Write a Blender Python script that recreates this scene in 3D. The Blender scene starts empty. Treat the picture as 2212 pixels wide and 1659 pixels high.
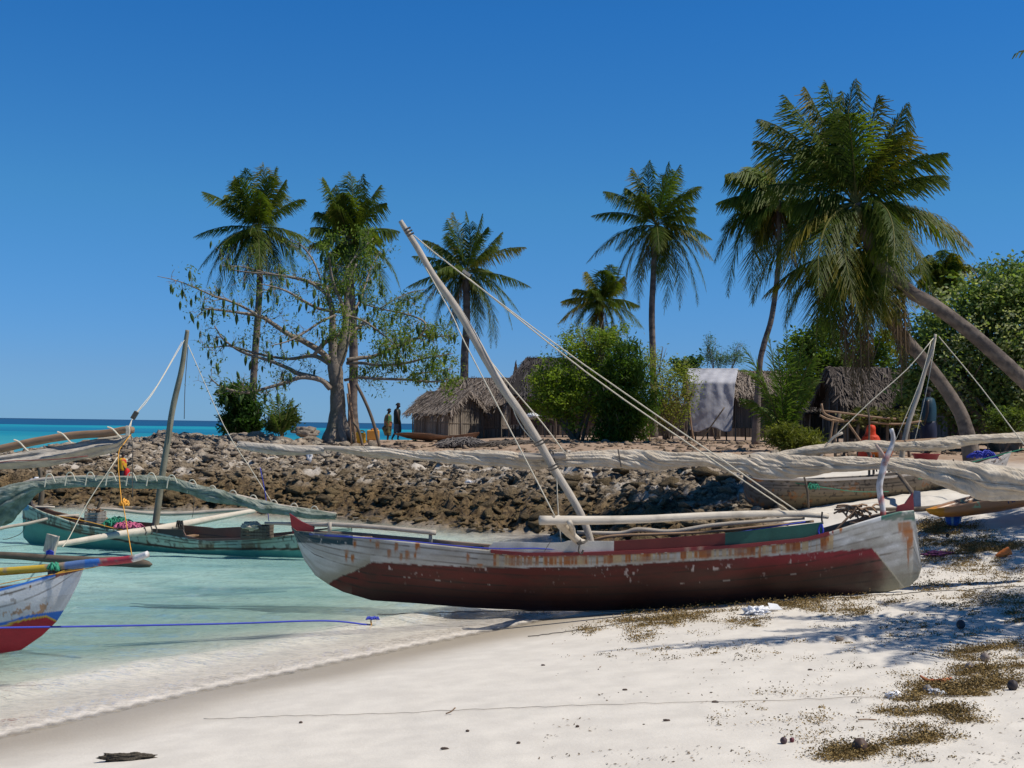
import bpy, math, random
import numpy as np
from mathutils import Vector, Matrix
random.seed(7); RS = np.random.RandomState(11)
sc = bpy.context.scene; COL = sc.collection
rad = math.radians; pi = math.pi
# ---------------- camera model (design grid 2212 x 1659) ----------------
FP = 2670.0; CX, CY = 1106.0, 829.5; CH = 2.3
pit = math.atan(88/FP); rol = math.atan(.0140)
F_ = np.array([0, math.cos(pit), math.sin(pit)]); X_ = np.array([1., 0, 0]); U0 = np.array([0, -math.sin(pit), math.cos(pit)])
R_ = math.cos(rol)*X_ + math.sin(rol)*U0; U_ = -math.sin(rol)*X_ + math.cos(rol)*U0
C_ = np.array([0, 0, CH])
def ray(x, y): return (x-CX)/FP*R_ + (CY-y)/FP*U_ + F_
def at(x, y, D):
    r = ray(x, y); return C_ + r*(D/r[1])
def proj(P):
    d = np.asarray(P, float)-C_; f = np.maximum(d@F_, .01)
    return CX+FP*(d@R_)/f, CY-FP*(d@U_)/f
cam = bpy.data.cameras.new('camera'); cam.sensor_width = 36; cam.lens = FP/2212*36; cam.clip_end = 20000; cam.clip_start = .05
co = bpy.data.objects.new('camera', cam); COL.objects.link(co)
M = Matrix.Identity(4)
for i in range(3):
    M[i][0] = R_[i]; M[i][1] = U_[i]; M[i][2] = -F_[i]; M[i][3] = C_[i]
co.matrix_world = M; sc.camera = co
# ---------------- noise ----------------
_T = RS.rand(4096)
def _h(ix, iy, iz, s): return _T[(ix*157 + iy*1031 + iz*2741 + s*7919 + (ix*iy) % 613) % 4096]
def vn(x, y, z=0., s=0):
    x = np.asarray(x, float); y = np.asarray(y, float); z = np.asarray(z, float)+0*x
    xi = np.floor(x).astype(np.int64); yi = np.floor(y).astype(np.int64); zi = np.floor(z).astype(np.int64)
    fx = x-xi; fy = y-yi; fz = z-zi
    fx = fx*fx*(3-2*fx); fy = fy*fy*(3-2*fy); fz = fz*fz*(3-2*fz); r = 0
    for a in (0, 1):
        for b in (0, 1):
            for c in (0, 1):
                r = r + (fx if a else 1-fx)*(fy if b else 1-fy)*(fz if c else 1-fz)*_h(xi+a, yi+b, zi+c, s)
    return r
def fbm(x, y, z=0., o=4, s=0):
    r = 0; a = .5; t = 0
    for k in range(o):
        r = r+a*vn(x*2**k+17*k, y*2**k+5*k, np.asarray(z)*2**k, s+k); t += a; a *= .5
    return r/t
def sst(a, b, x): t = np.clip((x-a)/(b-a), 0, 1); return t*t*(3-2*t)
# ---------------- materials ----------------
class NT:
    def __init__(s, name):
        s.m = bpy.data.materials.new(name); s.m.use_nodes = True; s.t = s.m.node_tree; s.t.nodes.clear()
        s.out = s.n('ShaderNodeOutputMaterial')
    def n(s, ty, ins=None, **kw):
        nd = s.t.nodes.new(ty)
        for k, v in kw.items(): setattr(nd, k, v)
        for k, v in (ins or {}).items(): s.set(nd.inputs[k], v)
        return nd
    def set(s, sock, v):
        if isinstance(v, bpy.types.NodeSocket): s.t.links.new(v, sock)
        elif isinstance(v, bpy.types.Node): s.t.links.new(v.outputs[0], sock)
        elif isinstance(v, (tuple, list)) and len(v) == 3 and sock.type == 'RGBA': sock.default_value = (*v, 1)
        else: sock.default_value = v
    def math(s, op, a, b=None, clamp=False):
        nd = s.n('ShaderNodeMath', operation=op, use_clamp=clamp); s.set(nd.inputs[0], a)
        if b is not None: s.set(nd.inputs[1], b)
        return nd.outputs[0]
    def mix(s, f, a, b, mode='MIX'):
        nd = s.n('ShaderNodeMix', data_type='RGBA', blend_type=mode); s.set(nd.inputs[0], f); s.set(nd.inputs[6], a); s.set(nd.inputs[7], b)
        return nd.outputs[2]
    def noise(s, vec, scale, detail=4, rough=.6, dist=0):
        return s.n('ShaderNodeTexNoise', {'Vector': vec, 'Scale': scale, 'Detail': detail, 'Roughness': rough, 'Distortion': dist}).outputs[0]
    def mapv(s, vec, sca): return s.n('ShaderNodeMapping', {'Vector': vec, 'Scale': sca}).outputs[0]
    def rng(s, v, a, b, c=0., d=1.): return s.n('ShaderNodeMapRange', {'Value': v, 'From Min': a, 'From Max': b, 'To Min': c, 'To Max': d}, interpolation_type='SMOOTHSTEP').outputs[0]
    def attr(s, nm, o=0): return s.n('ShaderNodeAttribute', attribute_name=nm).outputs[o]
    def pos(s): return s.n('ShaderNodeNewGeometry').outputs['Position']
    def uv(s): return s.n('ShaderNodeTexCoord').outputs['UV']
    def bump(s, h, st, dist=.02, nrm=None):
        i = {'Height': h, 'Strength': st, 'Distance': dist}
        if nrm is not None: i['Normal'] = nrm
        return s.n('ShaderNodeBump', i).outputs[0]
    def pbr(s, col, rough=.6, nrm=None, **kw):
        i = {'Base Color': col, 'Roughness': rough}; i.update(kw)
        if nrm is not None: i['Normal'] = nrm
        p = s.n('ShaderNodeBsdfPrincipled', i); return p.outputs[0]
    def done(s, sh): s.set(s.out.inputs['Surface'], sh); return s.m
def m_attr(name, rough=.6, ns=30., amt=.25, bmp=.3, bd=.01, spec=.5, stretch=(1, 1, 1)):
    t = NT(name); p = t.mapv(t.pos(), stretch); n1 = t.noise(p, ns, 5, .65); n2 = t.noise(p, ns*.2, 3, .5)
    k = t.math('ADD', t.math('MULTIPLY', n1, amt*2), t.math('ADD', t.math('MULTIPLY', n2, amt), 1-amt*1.5))
    c = t.mix(1., t.attr('Col'), t.n('ShaderNodeCombineXYZ', {0: k, 1: k, 2: k}).outputs[0], 'MULTIPLY')
    return t.done(t.pbr(c, rough, t.bump(n1, bmp, bd), **{'Specular IOR Level': spec}))
def m_wood(name, a, b, rough=.75, sc_=1., bmp=.5):
    t = NT(name); v = t.mapv(t.uv(), (40*sc_, 2.2*sc_, 1)); n1 = t.noise(v, 1., 5, .65, .6); n2 = t.noise(t.pos(), 3.1*sc_, 3, .6); n3 = t.noise(t.mapv(t.uv(), (14*sc_, 5*sc_, 1)), 1., 2, .5)
    c = t.mix(t.rng(n1, .3, .72), a, b); c = t.mix(t.rng(n2, .45, .75, 0, .55), c, tuple(x*.55 for x in a)); c = t.mix(t.rng(n3, .62, .72, 0, .4), c, tuple(x*.35 for x in a))
    return t.done(t.pbr(c, rough, t.bump(n1, bmp, .01)))
def m_leaf(name, trans=.35, rough=.45):
    t = NT(name); c = t.attr('Col'); n1 = t.noise(t.pos(), 2.5, 2, .5)
    c = t.mix(1., c, t.mix(n1, (.72, .72, .72), (1.3, 1.3, 1.2)), 'MULTIPLY')
    a = t.pbr(c, rough, None, **{'Specular IOR Level': .22})
    b = t.n('ShaderNodeBsdfTranslucent', {'Color': t.mix(1., c, (1.5, 1.6, .7), 'MULTIPLY')}).outputs[0]
    return t.done(t.n('ShaderNodeMixShader', {0: trans, 1: a, 2: b}).outputs[0])
def m_cloth(name, a, b, sc_=1., rough=.9, trans=.12):
    t = NT(name); p = t.pos(); n1 = t.noise(p, 6*sc_, 5, .6, .5); n2 = t.noise(t.mapv(t.uv(), (26, 3, 1)), 1., 4, .6, 1.)
    c = t.mix(t.rng(n1, .35, .7), a, b); c = t.mix(t.rng(t.noise(p, 2.2*sc_, 4, .65), .52, .72, 0, .5), c, tuple(x*.62 for x in a)); n = t.bump(n2, .9, .03); n = t.bump(t.noise(p, 160, 2, .5), .2, .003, n)
    s1 = t.pbr(c, rough, n, **{'Specular IOR Level': .15}); s2 = t.n('ShaderNodeBsdfTranslucent', {'Color': c, 'Normal': n}).outputs[0]
    return t.done(t.n('ShaderNodeMixShader', {0: trans, 1: s1, 2: s2}).outputs[0])
def m_plain(name, c, rough=.6, var=.3, ns=20.):
    t = NT(name); n1 = t.noise(t.pos(), ns, 4, .6)
    return t.done(t.pbr(t.mix(n1, tuple(x*(1-var) for x in c), tuple(min(1, x*(1+var)) for x in c)), rough, t.bump(n1, .25, .01)))
MA = {}
MA['paint'] = m_attr('boat_paint', .5, 55, .22, .35, .006, .35)
MA['rock'] = m_attr('coral_rock', .9, 26, 1.05, 1., .05, .12)
MA['thatch'] = m_attr('dry_thatch', .9, 20, .4, .4, .02, .1)
MA['slat'] = m_attr('reed_wall', .85, 9, .45, .5, .02, .15, (6, 6, .6))
MA['skin'] = m_attr('figure', .6, 30, .15, .1, .005, .3)
MA['weed'] = m_attr('seaweed_mat', .7, 60, .4, .3, .01, .2)
MA['leaf'] = m_leaf('leaf', .38, .6); MA['palm'] = m_leaf('palm_leaf', .38, .55)
MA['greywood'] = m_wood('grey_spar_wood', (.36, .31, .26), (.52, .46, .38))
MA['palewood'] = m_wood('pale_spar_wood', (.52, .45, .36), (.68, .61, .51))
MA['darkwood'] = m_wood('dark_wood', (.09, .065, .045), (.17, .13, .09))
MA['brownwood'] = m_wood('brown_wood', (.25, .15, .085), (.36, .23, .14))
MA['trunk'] = m_wood('palm_bark', (.22, .18, .15), (.36, .31, .26), .9, .8, .8)
MA['bark'] = m_attr('kapok_bark', .9, 8, .5, .6, .04, .15)
MA['sail'] = m_cloth('canvas', (.54, .46, .36), (.68, .60, .49))
MA['sailold'] = m_cloth('old_canvas', (.46, .42, .36), (.62, .56, .48))
MA['sailgreen'] = m_cloth('green_canvas', (.17, .20, .16), (.34, .37, .32)); MA['oldmast'] = m_wood('mossy_mast_wood', (.17, .155, .11), (.30, .27, .20))
MA['tarp'] = m_cloth('white_tarp', (.42, .42, .46), (.52, .52, .56), .4, .6, .1)
MA['rope'] = m_plain('pale_rope', (.62, .56, .44), .9)
MA['ropedark'] = m_plain('dark_rope', (.09, .08, .07), .9)
MA['ropeblue'] = m_plain('blue_rope', (.03, .05, .42), .7)
MA['ropeorange'] = m_plain('orange_rope', (.75, .36, .05), .8)
MA['ropegreen'] = m_plain('green_rope', (.03, .25, .15), .8)
MA['white'] = m_plain('white_plastic', (.75, .76, .78), .35, .06)
# ---------------- objects ----------------
def tag(o, label=None, cat=None, group=None, kind=None):
    if label: o['label'] = label
    if cat: o['category'] = cat
    if group: o['group'] = group
    if kind: o['kind'] = kind
    return o
def thing(name, label, cat, loc, group=None):
    o = bpy.data.objects.new(name, None); COL.objects.link(o); o.location = Vector([float(v) for v in loc]); o.empty_display_size = .2
    return tag(o, label, cat, group)
def obj(name, V, F, m, parent=None, cols=None, uv=None, smooth=False, label=None):
    V = np.asarray(V, np.float32).reshape(-1, 3); me = bpy.data.meshes.new(name)
    if isinstance(F, np.ndarray):
        k = F.shape[1]; me.vertices.add(len(V)); me.vertices.foreach_set('co', V.ravel())
        me.loops.add(F.size); me.loops.foreach_set('vertex_index', F.astype(np.int32).ravel())
        me.polygons.add(len(F)); me.polygons.foreach_set('loop_start', np.arange(0, F.size, k, dtype=np.int32)); lv = F.ravel()
        me.update(calc_edges=True)
    else:
        me.from_pydata([tuple(map(float, v)) for v in V], [], [tuple(map(int, f)) for f in F]); me.update(); lv = np.concatenate([np.array(f) for f in F])
    if cols is not None:
        c = np.ones((len(V), 4), np.float32); c[:, :3] = np.clip(cols, 0, 1)
        a = me.color_attributes.new('Col', 'FLOAT_COLOR', 'POINT'); a.data.foreach_set('color', c.ravel())
    if uv is not None:
        l = me.uv_layers.new(name='UVMap'); l.data.foreach_set('uv', np.asarray(uv, np.float32)[lv].ravel())
    if smooth: me.polygons.foreach_set('use_smooth', np.ones(len(me.polygons), bool))
    me.materials.append(m if not isinstance(m, str) else MA[m])
    o = bpy.data.objects.new(name, me); COL.objects.link(o)
    if parent is not None:
        o.parent = parent
        if parent.type == 'EMPTY': o.matrix_parent_inverse = Matrix.LocRotScale(parent.location, parent.rotation_euler, parent.scale).inverted()
    if label: o['label'] = label
    return o
class MB:                                   # gathers pieces of ONE part
    def __init__(s): s.V = []; s.F = []; s.UV = []; s.C = []; s.n = 0
    def add(s, V, F, uv=None, col=None):
        V = np.asarray(V, float).reshape(-1, 3); s.V.append(V); s.F += [tuple(int(i)+s.n for i in f) for f in F]
        s.UV.append(np.zeros((len(V), 2)) if uv is None else uv); s.C.append(np.tile(col if col is not None else (.5, .5, .5), (len(V), 1)) if np.ndim(col) < 2 else col); s.n += len(V); return s
    def tube(s, pts, r, sides=8, sub=5, col=None, bumpy=0., ell=None):
        V, F, uv = tube(pts, r, sides, sub, bumpy); return s.add(V, F, uv, col)
    def box(s, c, sz, R=None, col=None, jit=0.):
        V = np.array([[x, y, z] for z in (-.5, .5) for y in (-.5, .5) for x in (-.5, .5)])*np.array(sz)
        if jit: V = V+RS.uniform(-jit, jit, V.shape)
        if R is not None: V = V@np.array(R).T
        return s.add(V+np.array(c), [(0, 2, 3, 1), (4, 5, 7, 6), (0, 1, 5, 4), (2, 6, 7, 3), (0, 4, 6, 2), (1, 3, 7, 5)], V[:, [0, 2]], col)
    def plate(s, poly, th, col=None):       # poly: 3D points of a flat outline
        P = np.array(poly, float); n = np.cross(P[1]-P[0], P[2]-P[0]); n /= np.linalg.norm(n)+1e-9; k = len(P)
        V = np.vstack([P-n*th/2, P+n*th/2]); F = [tuple(range(k))[::-1], tuple(range(k, 2*k))]+[(i, (i+1) % k, k+(i+1) % k, k+i) for i in range(k)]
        return s.add(V, F, V[:, [0, 2]], col)
    def build(s, name, m, parent=None, smooth=False, label=None):
        return obj(name, np.vstack(s.V), s.F, m, parent, np.vstack(s.C), np.vstack(s.UV), smooth, label)
def spline(pts, sub):
    P = np.asarray(pts, float)
    if sub <= 1 or len(P) < 3: return P
    Q = np.vstack([2*P[0]-P[1], P, 2*P[-1]-P[-2]]); out = []
    for i in range(1, len(Q)-2):
        for t in np.arange(sub)/sub:
            a, b, c, d = Q[i-1], Q[i], Q[i+1], Q[i+2]
            out.append(.5*((2*b)+(c-a)*t+(2*a-5*b+4*c-d)*t*t+(-a+3*b-3*c+d)*t**3))
    out.append(P[-1]); return np.array(out)
def tube(pts, r, sides=8, sub=5, bumpy=0.):
    P0 = np.asarray(pts, float); r = np.full(len(P0), r) if np.ndim(r) == 0 else np.asarray(r, float)
    if len(P0) == 2: sub = 1
    Q = spline(np.hstack([P0, r[:, None]]), sub); P = Q[:, :3]; rr = np.maximum(Q[:, 3], 1e-4); n = len(P)
    T = np.gradient(P, axis=0); T /= np.linalg.norm(T, axis=1)[:, None]+1e-9
    ref = np.array([0, 0, 1.]) if abs(T[0, 2]) < .9 else np.array([1., 0, 0]); u = np.cross(T[0], ref); u /= np.linalg.norm(u); V = []; uv = []
    L = np.concatenate([[0], np.cumsum(np.linalg.norm(np.diff(P, axis=0), axis=1))]); ph = np.arange(sides)/sides*2*pi
    for i in range(n):
        u = u-T[i]*np.dot(u, T[i]); u /= np.linalg.norm(u)+1e-9; w = np.cross(T[i], u)
        k = rr[i]*(1+bumpy*(RS.rand(sides)-.5)) if bumpy else rr[i]*np.ones(sides)
        V.append(P[i]+np.outer(k*np.cos(ph), u)+np.outer(k*np.sin(ph), w)); uv.append(np.stack([np.arange(sides)/sides*2*pi*rr.mean(), np.full(sides, L[i])], 1))
    F = [(i*sides+j, i*sides+(j+1) % sides, (i+1)*sides+(j+1) % sides, (i+1)*sides+j) for i in range(n-1) for j in range(sides)]
    F += [tuple(range(sides))[::-1], tuple((n-1)*sides+j for j in range(sides))]
    return np.vstack(V), F, np.vstack(uv)
def px(L, D, Db=None):                      # polyline of picture points at depth D (to Db)
    k = len(L); return [at(p[0], p[1], (p[2] if len(p) > 2 else D+((Db-D)*i/max(1, k-1) if Db is not None else 0))) for i, p in enumerate(L)]
def pole(name, L, D, rpx, m, parent, Db=None, sides=8, sub=5, label=None, bumpy=.06):
    P = px(L, D, Db); r = np.array(rpx if np.ndim(rpx) else [rpx]*len(L))*np.array([p[1] for p in P])/FP
    return MB().tube(P, r, sides, sub, bumpy=bumpy).build(name, m, parent, True, label)
def rope(name, L, D, parent, m='rope', Db=None, rpx=1.2, sag=0., label=None):
    P = np.array(px(L, D, Db))
    if len(P) == 2:
        t = np.linspace(0, 1, 9)[:, None]; Q = P[0]+(P[1]-P[0])*t; Q[:, 2] -= sag*4*t[:, 0]*(1-t[:, 0]); P = Q
    return MB().tube(P, rpx*.74*P[:, 1].mean()/FP, 5, 3).build(name, m, parent, True, label)
# ---------------- ground ----------------
LAND = np.array([(-60, 33), (-40, 34), (-20, 34), (-12.5, 33.4), (-8, 32.6), (-4.7, 31.2), (-1.1, 28), (.74, 26.6), (1.3, 24), (1.3, 18), (1.05, 15.6), (.2, 14.4), (-1.0, 12.8), (-2.6, 10.6), (-3.7, 8.9), (-5.4, 6.4), (-12, -2.4), (-25, -20), (700, -20), (700, 900), (250, 900), (4, 86), (-3, 78), (-8, 76), (-12.5, 66), (-15, 58), (-18, 53.5), (-22, 51.5), (-40, 51), (-60, 51)], float)
def sdist(X, Y):
    X = np.asarray(X, float); Y = np.asarray(Y, float); d = np.full(X.shape, 1e9); ins = np.zeros(X.shape, bool); n = len(LAND)
    for i in range(n):
        a, b = LAND[i], LAND[(i+1) % n]; e = b-a; t = np.clip(((X-a[0])*e[0]+(Y-a[1])*e[1])/(e@e), 0, 1)
        d = np.minimum(d, np.hypot(X-a[0]-t*e[0], Y-a[1]-t*e[1]))
        c = ((a[1] > Y) != (b[1] > Y)); ins ^= c & (X < (b[0]-a[0])*(Y-a[1])/(b[1]-a[1]+1e-12)+a[0])
    return np.where(ins, d, -d)
def rockzone(X, Y, d):                      # 0..1 reef rock
    k = sst(25.5, 27., Y+np.interp(X, [.8, 1.8, 4.6, 5.6, 6.6], [0, 6.5, 5.5, 1.5, -2])+fbm(X*.5, Y*.5, 0, 3, 3)*2-1)
    ye = np.interp(X, [-10, -6, -2, 3, 7, 10], [46, 41.5, 36.5, 32, 29, 26]); k = k*(1-sst(-.6, .8, Y-ye+2.4*(fbm(X*.45, Y*.45, 0, 3, 8)-.5)))
    k = np.maximum(k, sst(-8.5, -10.5, X)*sst(30, 32, Y)); return k*(1-sst(7.5, 9.5, X-.35*(Y-30)))
def soilzone(X, Y): return np.maximum(sst(-.6, .8, Y-np.interp(X, [-10, -6, -2, 3, 7, 10], [46, 41.5, 36.5, 32, 29, 26])+2.4*(fbm(X*.45, Y*.45, 0, 3, 8)-.5)), sst(9, 11, X)*sst(24, 27, Y))
def Hm(X, Y, detail=True):
    X = np.asarray(X, float); Y = np.asarray(Y, float); d = sdist(X, Y)
    s = .12+.2*sst(16, 24, Y)+.28*sst(-2, 3, X)*sst(24, 28, Y); cap = np.where(Y > 22, 1.78, 1.6)*(1-.0*X)
    cl = np.interp(X, [-24, -20.7, -17, -13.9, -12.4, -10], [.28, .3, .95, 1.62, 1.85, 1.78]); cap = np.minimum(cap, np.where(Y > 28, cl, 9.))
    h = cap*(1-np.exp(-s*np.maximum(d, 0)/cap)); hs = 1.5*(1-np.exp(-.13*np.maximum(-d, 0)/1.5)) + 2.*sst(60, 160, -d)
    z = np.where(d > 0, h, -hs)
    if detail:
        rz = rockzone(X, Y, d)*sst(-1.2, .4, d); rg = 1-np.abs(2*fbm(X*1.1, Y*1.1, 0, 4, 2)-1)*2.2
        r2 = 1-np.abs(2*fbm(X*3.2, Y*3.2, 0, 3, 16)-1)*2.4; z = z+rz*(rg*.17+.13*r2+.14*(fbm(X*7, Y*7, 0, 2, 6)-.5)-.06)
        sand = (1-rz)*sst(.3, 3, d); z = z+sand*((fbm(X*1.3, Y*1.3, 0, 3, 9)-.5)*.03+(fbm(X*7, Y*7, 0, 2, 4)-.5)*(.008+.03*sst(1.5, 4, X-.0*Y)*sst(3, 6, Y)))
    return z
def gnd(x, y, lift=0.):                     # picture point onto the ground
    r = ray(x, y); t = np.geomspace(2, 150, 900); P = C_+t[:, None]*r; z = Hm(P[:, 0], P[:, 1], False); z = np.maximum(z, 0) if lift == 'w' else z
    k = np.argmax(P[:, 2] < z); p = P[max(k, 1)].copy(); p[2] = float(Hm(p[0], p[1])); p[2] += 0 if lift == 'w' else lift; return p
def gz(X, Y): return float(Hm(X, Y))
def gnds(xs, ys, n=260):
    xs = np.asarray(xs); ys = np.asarray(ys); R = (xs[:, None]-CX)/FP*R_+(CY-ys[:, None])/FP*U_+F_; t = np.geomspace(3, 120, n)
    P = C_+t[None, :, None]*R[:, None, :]; z = Hm(P[..., 0], P[..., 1], False); k = np.maximum(np.argmax(P[..., 2] < z, 1), 1)
    Q = P[np.arange(len(xs)), k]; Q2 = P[np.arange(len(xs)), k-1]; f = RS.rand(len(xs))[:, None]; Q = Q*f+Q2*(1-f); Q[:, 2] = Hm(Q[:, 0], Q[:, 1]); return Q
def grid(NX, NY, ulim, y0, y1, off):
    Yp = np.geomspace(y0+off, y1+off, NY)-off; u = np.linspace(-ulim, ulim, NX); YY, UU = np.meshgrid(Yp, u, indexing='ij'); return UU*(YY+off), YY
def quads(NY, NX):
    i = np.arange(NY*NX).reshape(NY, NX); return np.stack([i[:-1, :-1].ravel(), i[:-1, 1:].ravel(), i[1:, 1:].ravel(), i[1:, :-1].ravel()], 1)
NX, NY = 640, 1040
GX, GY = grid(NX, NY, .62, -3, 700, 7); GD = sdist(GX, GY); GZ = Hm(GX, GY)
rz = rockzone(GX, GY, GD)*sst(-1.4, .2, GD); so = soilzone(GX, GY)*(1-rz)
wet = 1-sst(.15, 1.5, GD+.8*(fbm(GX*.6, GY*.6, 0, 3, 12)-.5)); wet = wet*sst(-1.3, -.15, GD)
def m_ground():
    t = NT('shore_ground'); P = t.pos(); z = t.n('ShaderNodeSeparateXYZ', {0: t.attr('Col', 0)}); R, G, B = z.outputs; H = t.n('ShaderNodeSeparateXYZ', {0: P}).outputs[2]
    n1 = t.noise(P, 3, 5, .6); n2 = t.noise(P, 40, 4, .65); n3 = t.noise(P, 9, 5, .7); n4 = t.noise(P, 1.1, 4, .6)
    sand = t.mix(t.rng(n1, .3, .7), (.615, .57, .505), (.705, .655, .58)); sand = t.mix(t.rng(n2, .66, .78, 0, .35), sand, (.42, .37, .30))
    sand = t.mix(B, sand, t.mix(n3, (.38, .325, .25), (.45, .39, .31)))
    rock = t.mix(t.rng(n3, .35, .65), (.07, .05, .03), (.36, .29, .21)); rock = t.mix(t.rng(H, .35, 1.3), t.mix(1., rock, (.55, .45, .28), 'MULTIPLY'), rock)
    rock = t.mix(t.math('MULTIPLY', t.rng(n4, .5, .62), t.rng(H, .5, 1.)), rock, (.58, .52, .45))
    soil = t.mix(t.rng(n1, .35, .7), (.30, .20, .135), (.40, .30, .215)); soil = t.mix(t.rng(n3, .55, .75, 0, .6), soil, (.14, .10, .07))
    c = t.mix(R, sand, rock); c = t.mix(G, c, soil)
    b = t.bump(n2, t.mix(R, (.18,)*3, (.9,)*3), .02); b = t.bump(n3, t.mix(R, (.06,)*3, (1.,)*3), .06, b)
    ro = t.math('SUBTRACT', .9, t.math('MULTIPLY', B, .45))
    return t.done(t.pbr(c, ro, b, **{'Specular IOR Level': .3}))
MG = m_ground(); GC = np.stack([rz, so, wet], -1).reshape(-1, 3)
GV = np.stack([GX, GY, GZ], -1).reshape(-1, 3); GF = quads(NY, NX)
fr = rz.ravel()[GF].mean(1); fs = so.ravel()[GF].mean(1); zone = np.where(fs > .5, 2, np.where(fr > .5, 1, 0))
for k, nm, lb in ((0, 'beach', 'white sand beach with a wet strip along the water'), (1, 'rocky_shore', 'brown reef rock slope around the lagoon'), (2, 'village_ground', 'flat brown earth around the huts')):
    f = GF[zone == k]; ids = np.unique(f); re = np.zeros(len(GV), int); re[ids] = np.arange(len(ids))
    tag(obj(nm, GV[ids], re[f], MG, cols=GC[ids], smooth=True), lb, 'ground', kind='structure')
# ---------------- water ----------------
WX, WY = grid(520, 640, .66, 5.2, 9000, 3); WD = sdist(WX, WY); WB = -Hm(WX, WY)
wd = np.where(WY > 26, 99, -WD)             # distance from the near beach
near = sst(30, 20, WY)
lap = near*(.055*np.exp(-((wd-1.15-.5*(fbm(WX*.5, WY*.5, 0, 2, 21)-.5))/.22)**2)+.03*np.exp(-((wd-.35)/.12)**2))
amp = .022*sst(.2, 1.5, -WD)
WZ = lap+amp*(fbm(WX*1.6, WY*3.2, 0, 3, 31)-.5)*2*sst(90, 40, WY)+.006*(fbm(WX*5, WY*9, 0, 2, 30)-.5)*near
WZ = WZ+np.where(WD > -.25, .012*near, 0)
def m_water():
    t = NT('sea_water'); P = t.pos(); a = t.n('ShaderNodeSeparateXYZ', {0: t.attr('Col', 0)}); DEP, FO, LG = a.outputs
    sm = t.n('ShaderNodeSeparateXYZ', {0: P}).outputs; lx = t.n('ShaderNodeCombineXYZ', {0: t.math('MULTIPLY', sm[0], .012), 1: t.math('MULTIPLY', LG, 26), 2: 0.}).outputs[0]
    nb = t.noise(lx, 1., 4, .6); LGn = t.math('ADD', LG, t.math('MULTIPLY', t.math('SUBTRACT', nb, .5), .09))
    r = t.n('ShaderNodeValToRGB', {0: LGn}); cr = r.color_ramp; cr.interpolation = 'EASE'
    st = [(0, (.60, .74, .67)), (.15, (.46, .68, .63)), (.25, (.25, .54, .53)), (.40, (.03, .28, .32)), (.475, (.008, .21, .30)), (.50, (.004, .13, .24)), (.53, (.005, .16, .28)), (.565, (.008, .25, .34)), (.585, (.008, .24, .33)), (.605, (.002, .065, .17)), (1., (.001, .04, .12))]
    while len(cr.elements) < len(st): cr.elements.new(.5)
    for e, (p, c) in zip(cr.elements, st): e.position = p; e.color = (*c, 1)
    nn = t.noise(t.mapv(P, (.35, .8, 1)), 1., 4, .6, .5); col = t.mix(t.math('MULTIPLY', t.rng(nn, .4, .72, 0, .8), t.rng(LG, .4, .3)), r.outputs[0], (.20, .42, .44))
    v1 = t.mapv(P, (1.3, 3.4, 1)); v2 = t.mapv(P, (5, 12, 1)); w1 = t.noise(v1, 1.3, 4, .6, .8); w2 = t.noise(v2, 1.2, 3, .6, .6)
    far = t.rng(LG, .36, .5); h = t.math('ADD', w1, t.math('MULTIPLY', w2, .45)); nr = t.bump(h, t.rng(LG, .2, .5, .9, .35), .10)
    dif = t.n('ShaderNodeBsdfDiffuse', {'Color': col, 'Normal': nr}).outputs[0]
    tr = t.n('ShaderNodeBsdfTransparent', {'Color': t.mix(t.rng(DEP, 0, .6), (1, 1, 1), (.72, .95, .90))}).outputs[0]
    al = t.math('ADD', t.rng(DEP, .02, .75, .0, .74), far, True)
    body = t.n('ShaderNodeMixShader', {0: al, 1: tr, 2: dif}).outputs[0]
    fz = t.noise(t.mapv(P, (3, 6, 1)), 2.2, 6, .75, .8); fm = t.math('MULTIPLY', FO, t.rng(fz, .05, .62), True)
    fo = t.n('ShaderNodeBsdfDiffuse', {'Color': (.80, .73, .64)}).outputs[0]; body = t.n('ShaderNodeMixShader', {0: t.math('MULTIPLY', fm, .92), 1: body, 2: fo}).outputs[0]
    gl = t.n('ShaderNodeBsdfGlossy', {'Color': (.95, .97, 1), 'Roughness': .06, 'Normal': nr}).outputs[0]
    fre = t.n('ShaderNodeFresnel', {'IOR': 1.33, 'Normal': nr}).outputs[0]; fre = t.math('MULTIPLY', fre, t.rng(LG, .30, .48, .72, .16))
    return t.done(t.n('ShaderNodeMixShader', {0: fre, 1: body, 2: gl}).outputs[0])
LGv = np.log10(np.maximum(WY, 5)/5)/3.3    # 0 at 5 m, 1 at 10 km
foam = near*(sst(.0, .12, wd)*(1-sst(.2, 2.5, wd+1.2*(fbm(WX*.8, WY*.8, 0, 3, 23)-.5)))*.66+np.exp(-((wd-.06)/.05)**2)*1.6+np.exp(-((wd-1.1-.6*(fbm(WX*.7, WY*.7, 0, 3, 22)-.5))/.25)**2)*.25)+.0*WX
foam = foam+.5*sst(-.6, -.05, WD)*(1-near)
WC = np.stack([np.clip(WB, 0, 1), np.clip(foam, 0, 1), LGv], -1).reshape(-1, 3); WV = np.stack([WX, WY, WZ], -1).reshape(-1, 3); WF = quads(640, 520)
WF = WF[WD.ravel()[WF].max(1) < .28+0*WF[:, 0]]
ids = np.unique(WF); re = np.zeros(len(WV), int); re[ids] = np.arange(len(ids))
tag(obj('sea', WV[ids], re[WF], m_water(), cols=WC[ids], smooth=True), 'turquoise shallow lagoon and deep blue sea', 'water', kind='structure')
# seabed under the far sea so the sheet never hangs over nothing
SB = MB().box((0, 4200, -9.), (9000, 8100, .5)); tag(SB.build('seabed', m_plain('seabed_sand', (.5, .5, .42), .9)), 'pale seabed', 'ground', kind='structure')
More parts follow.
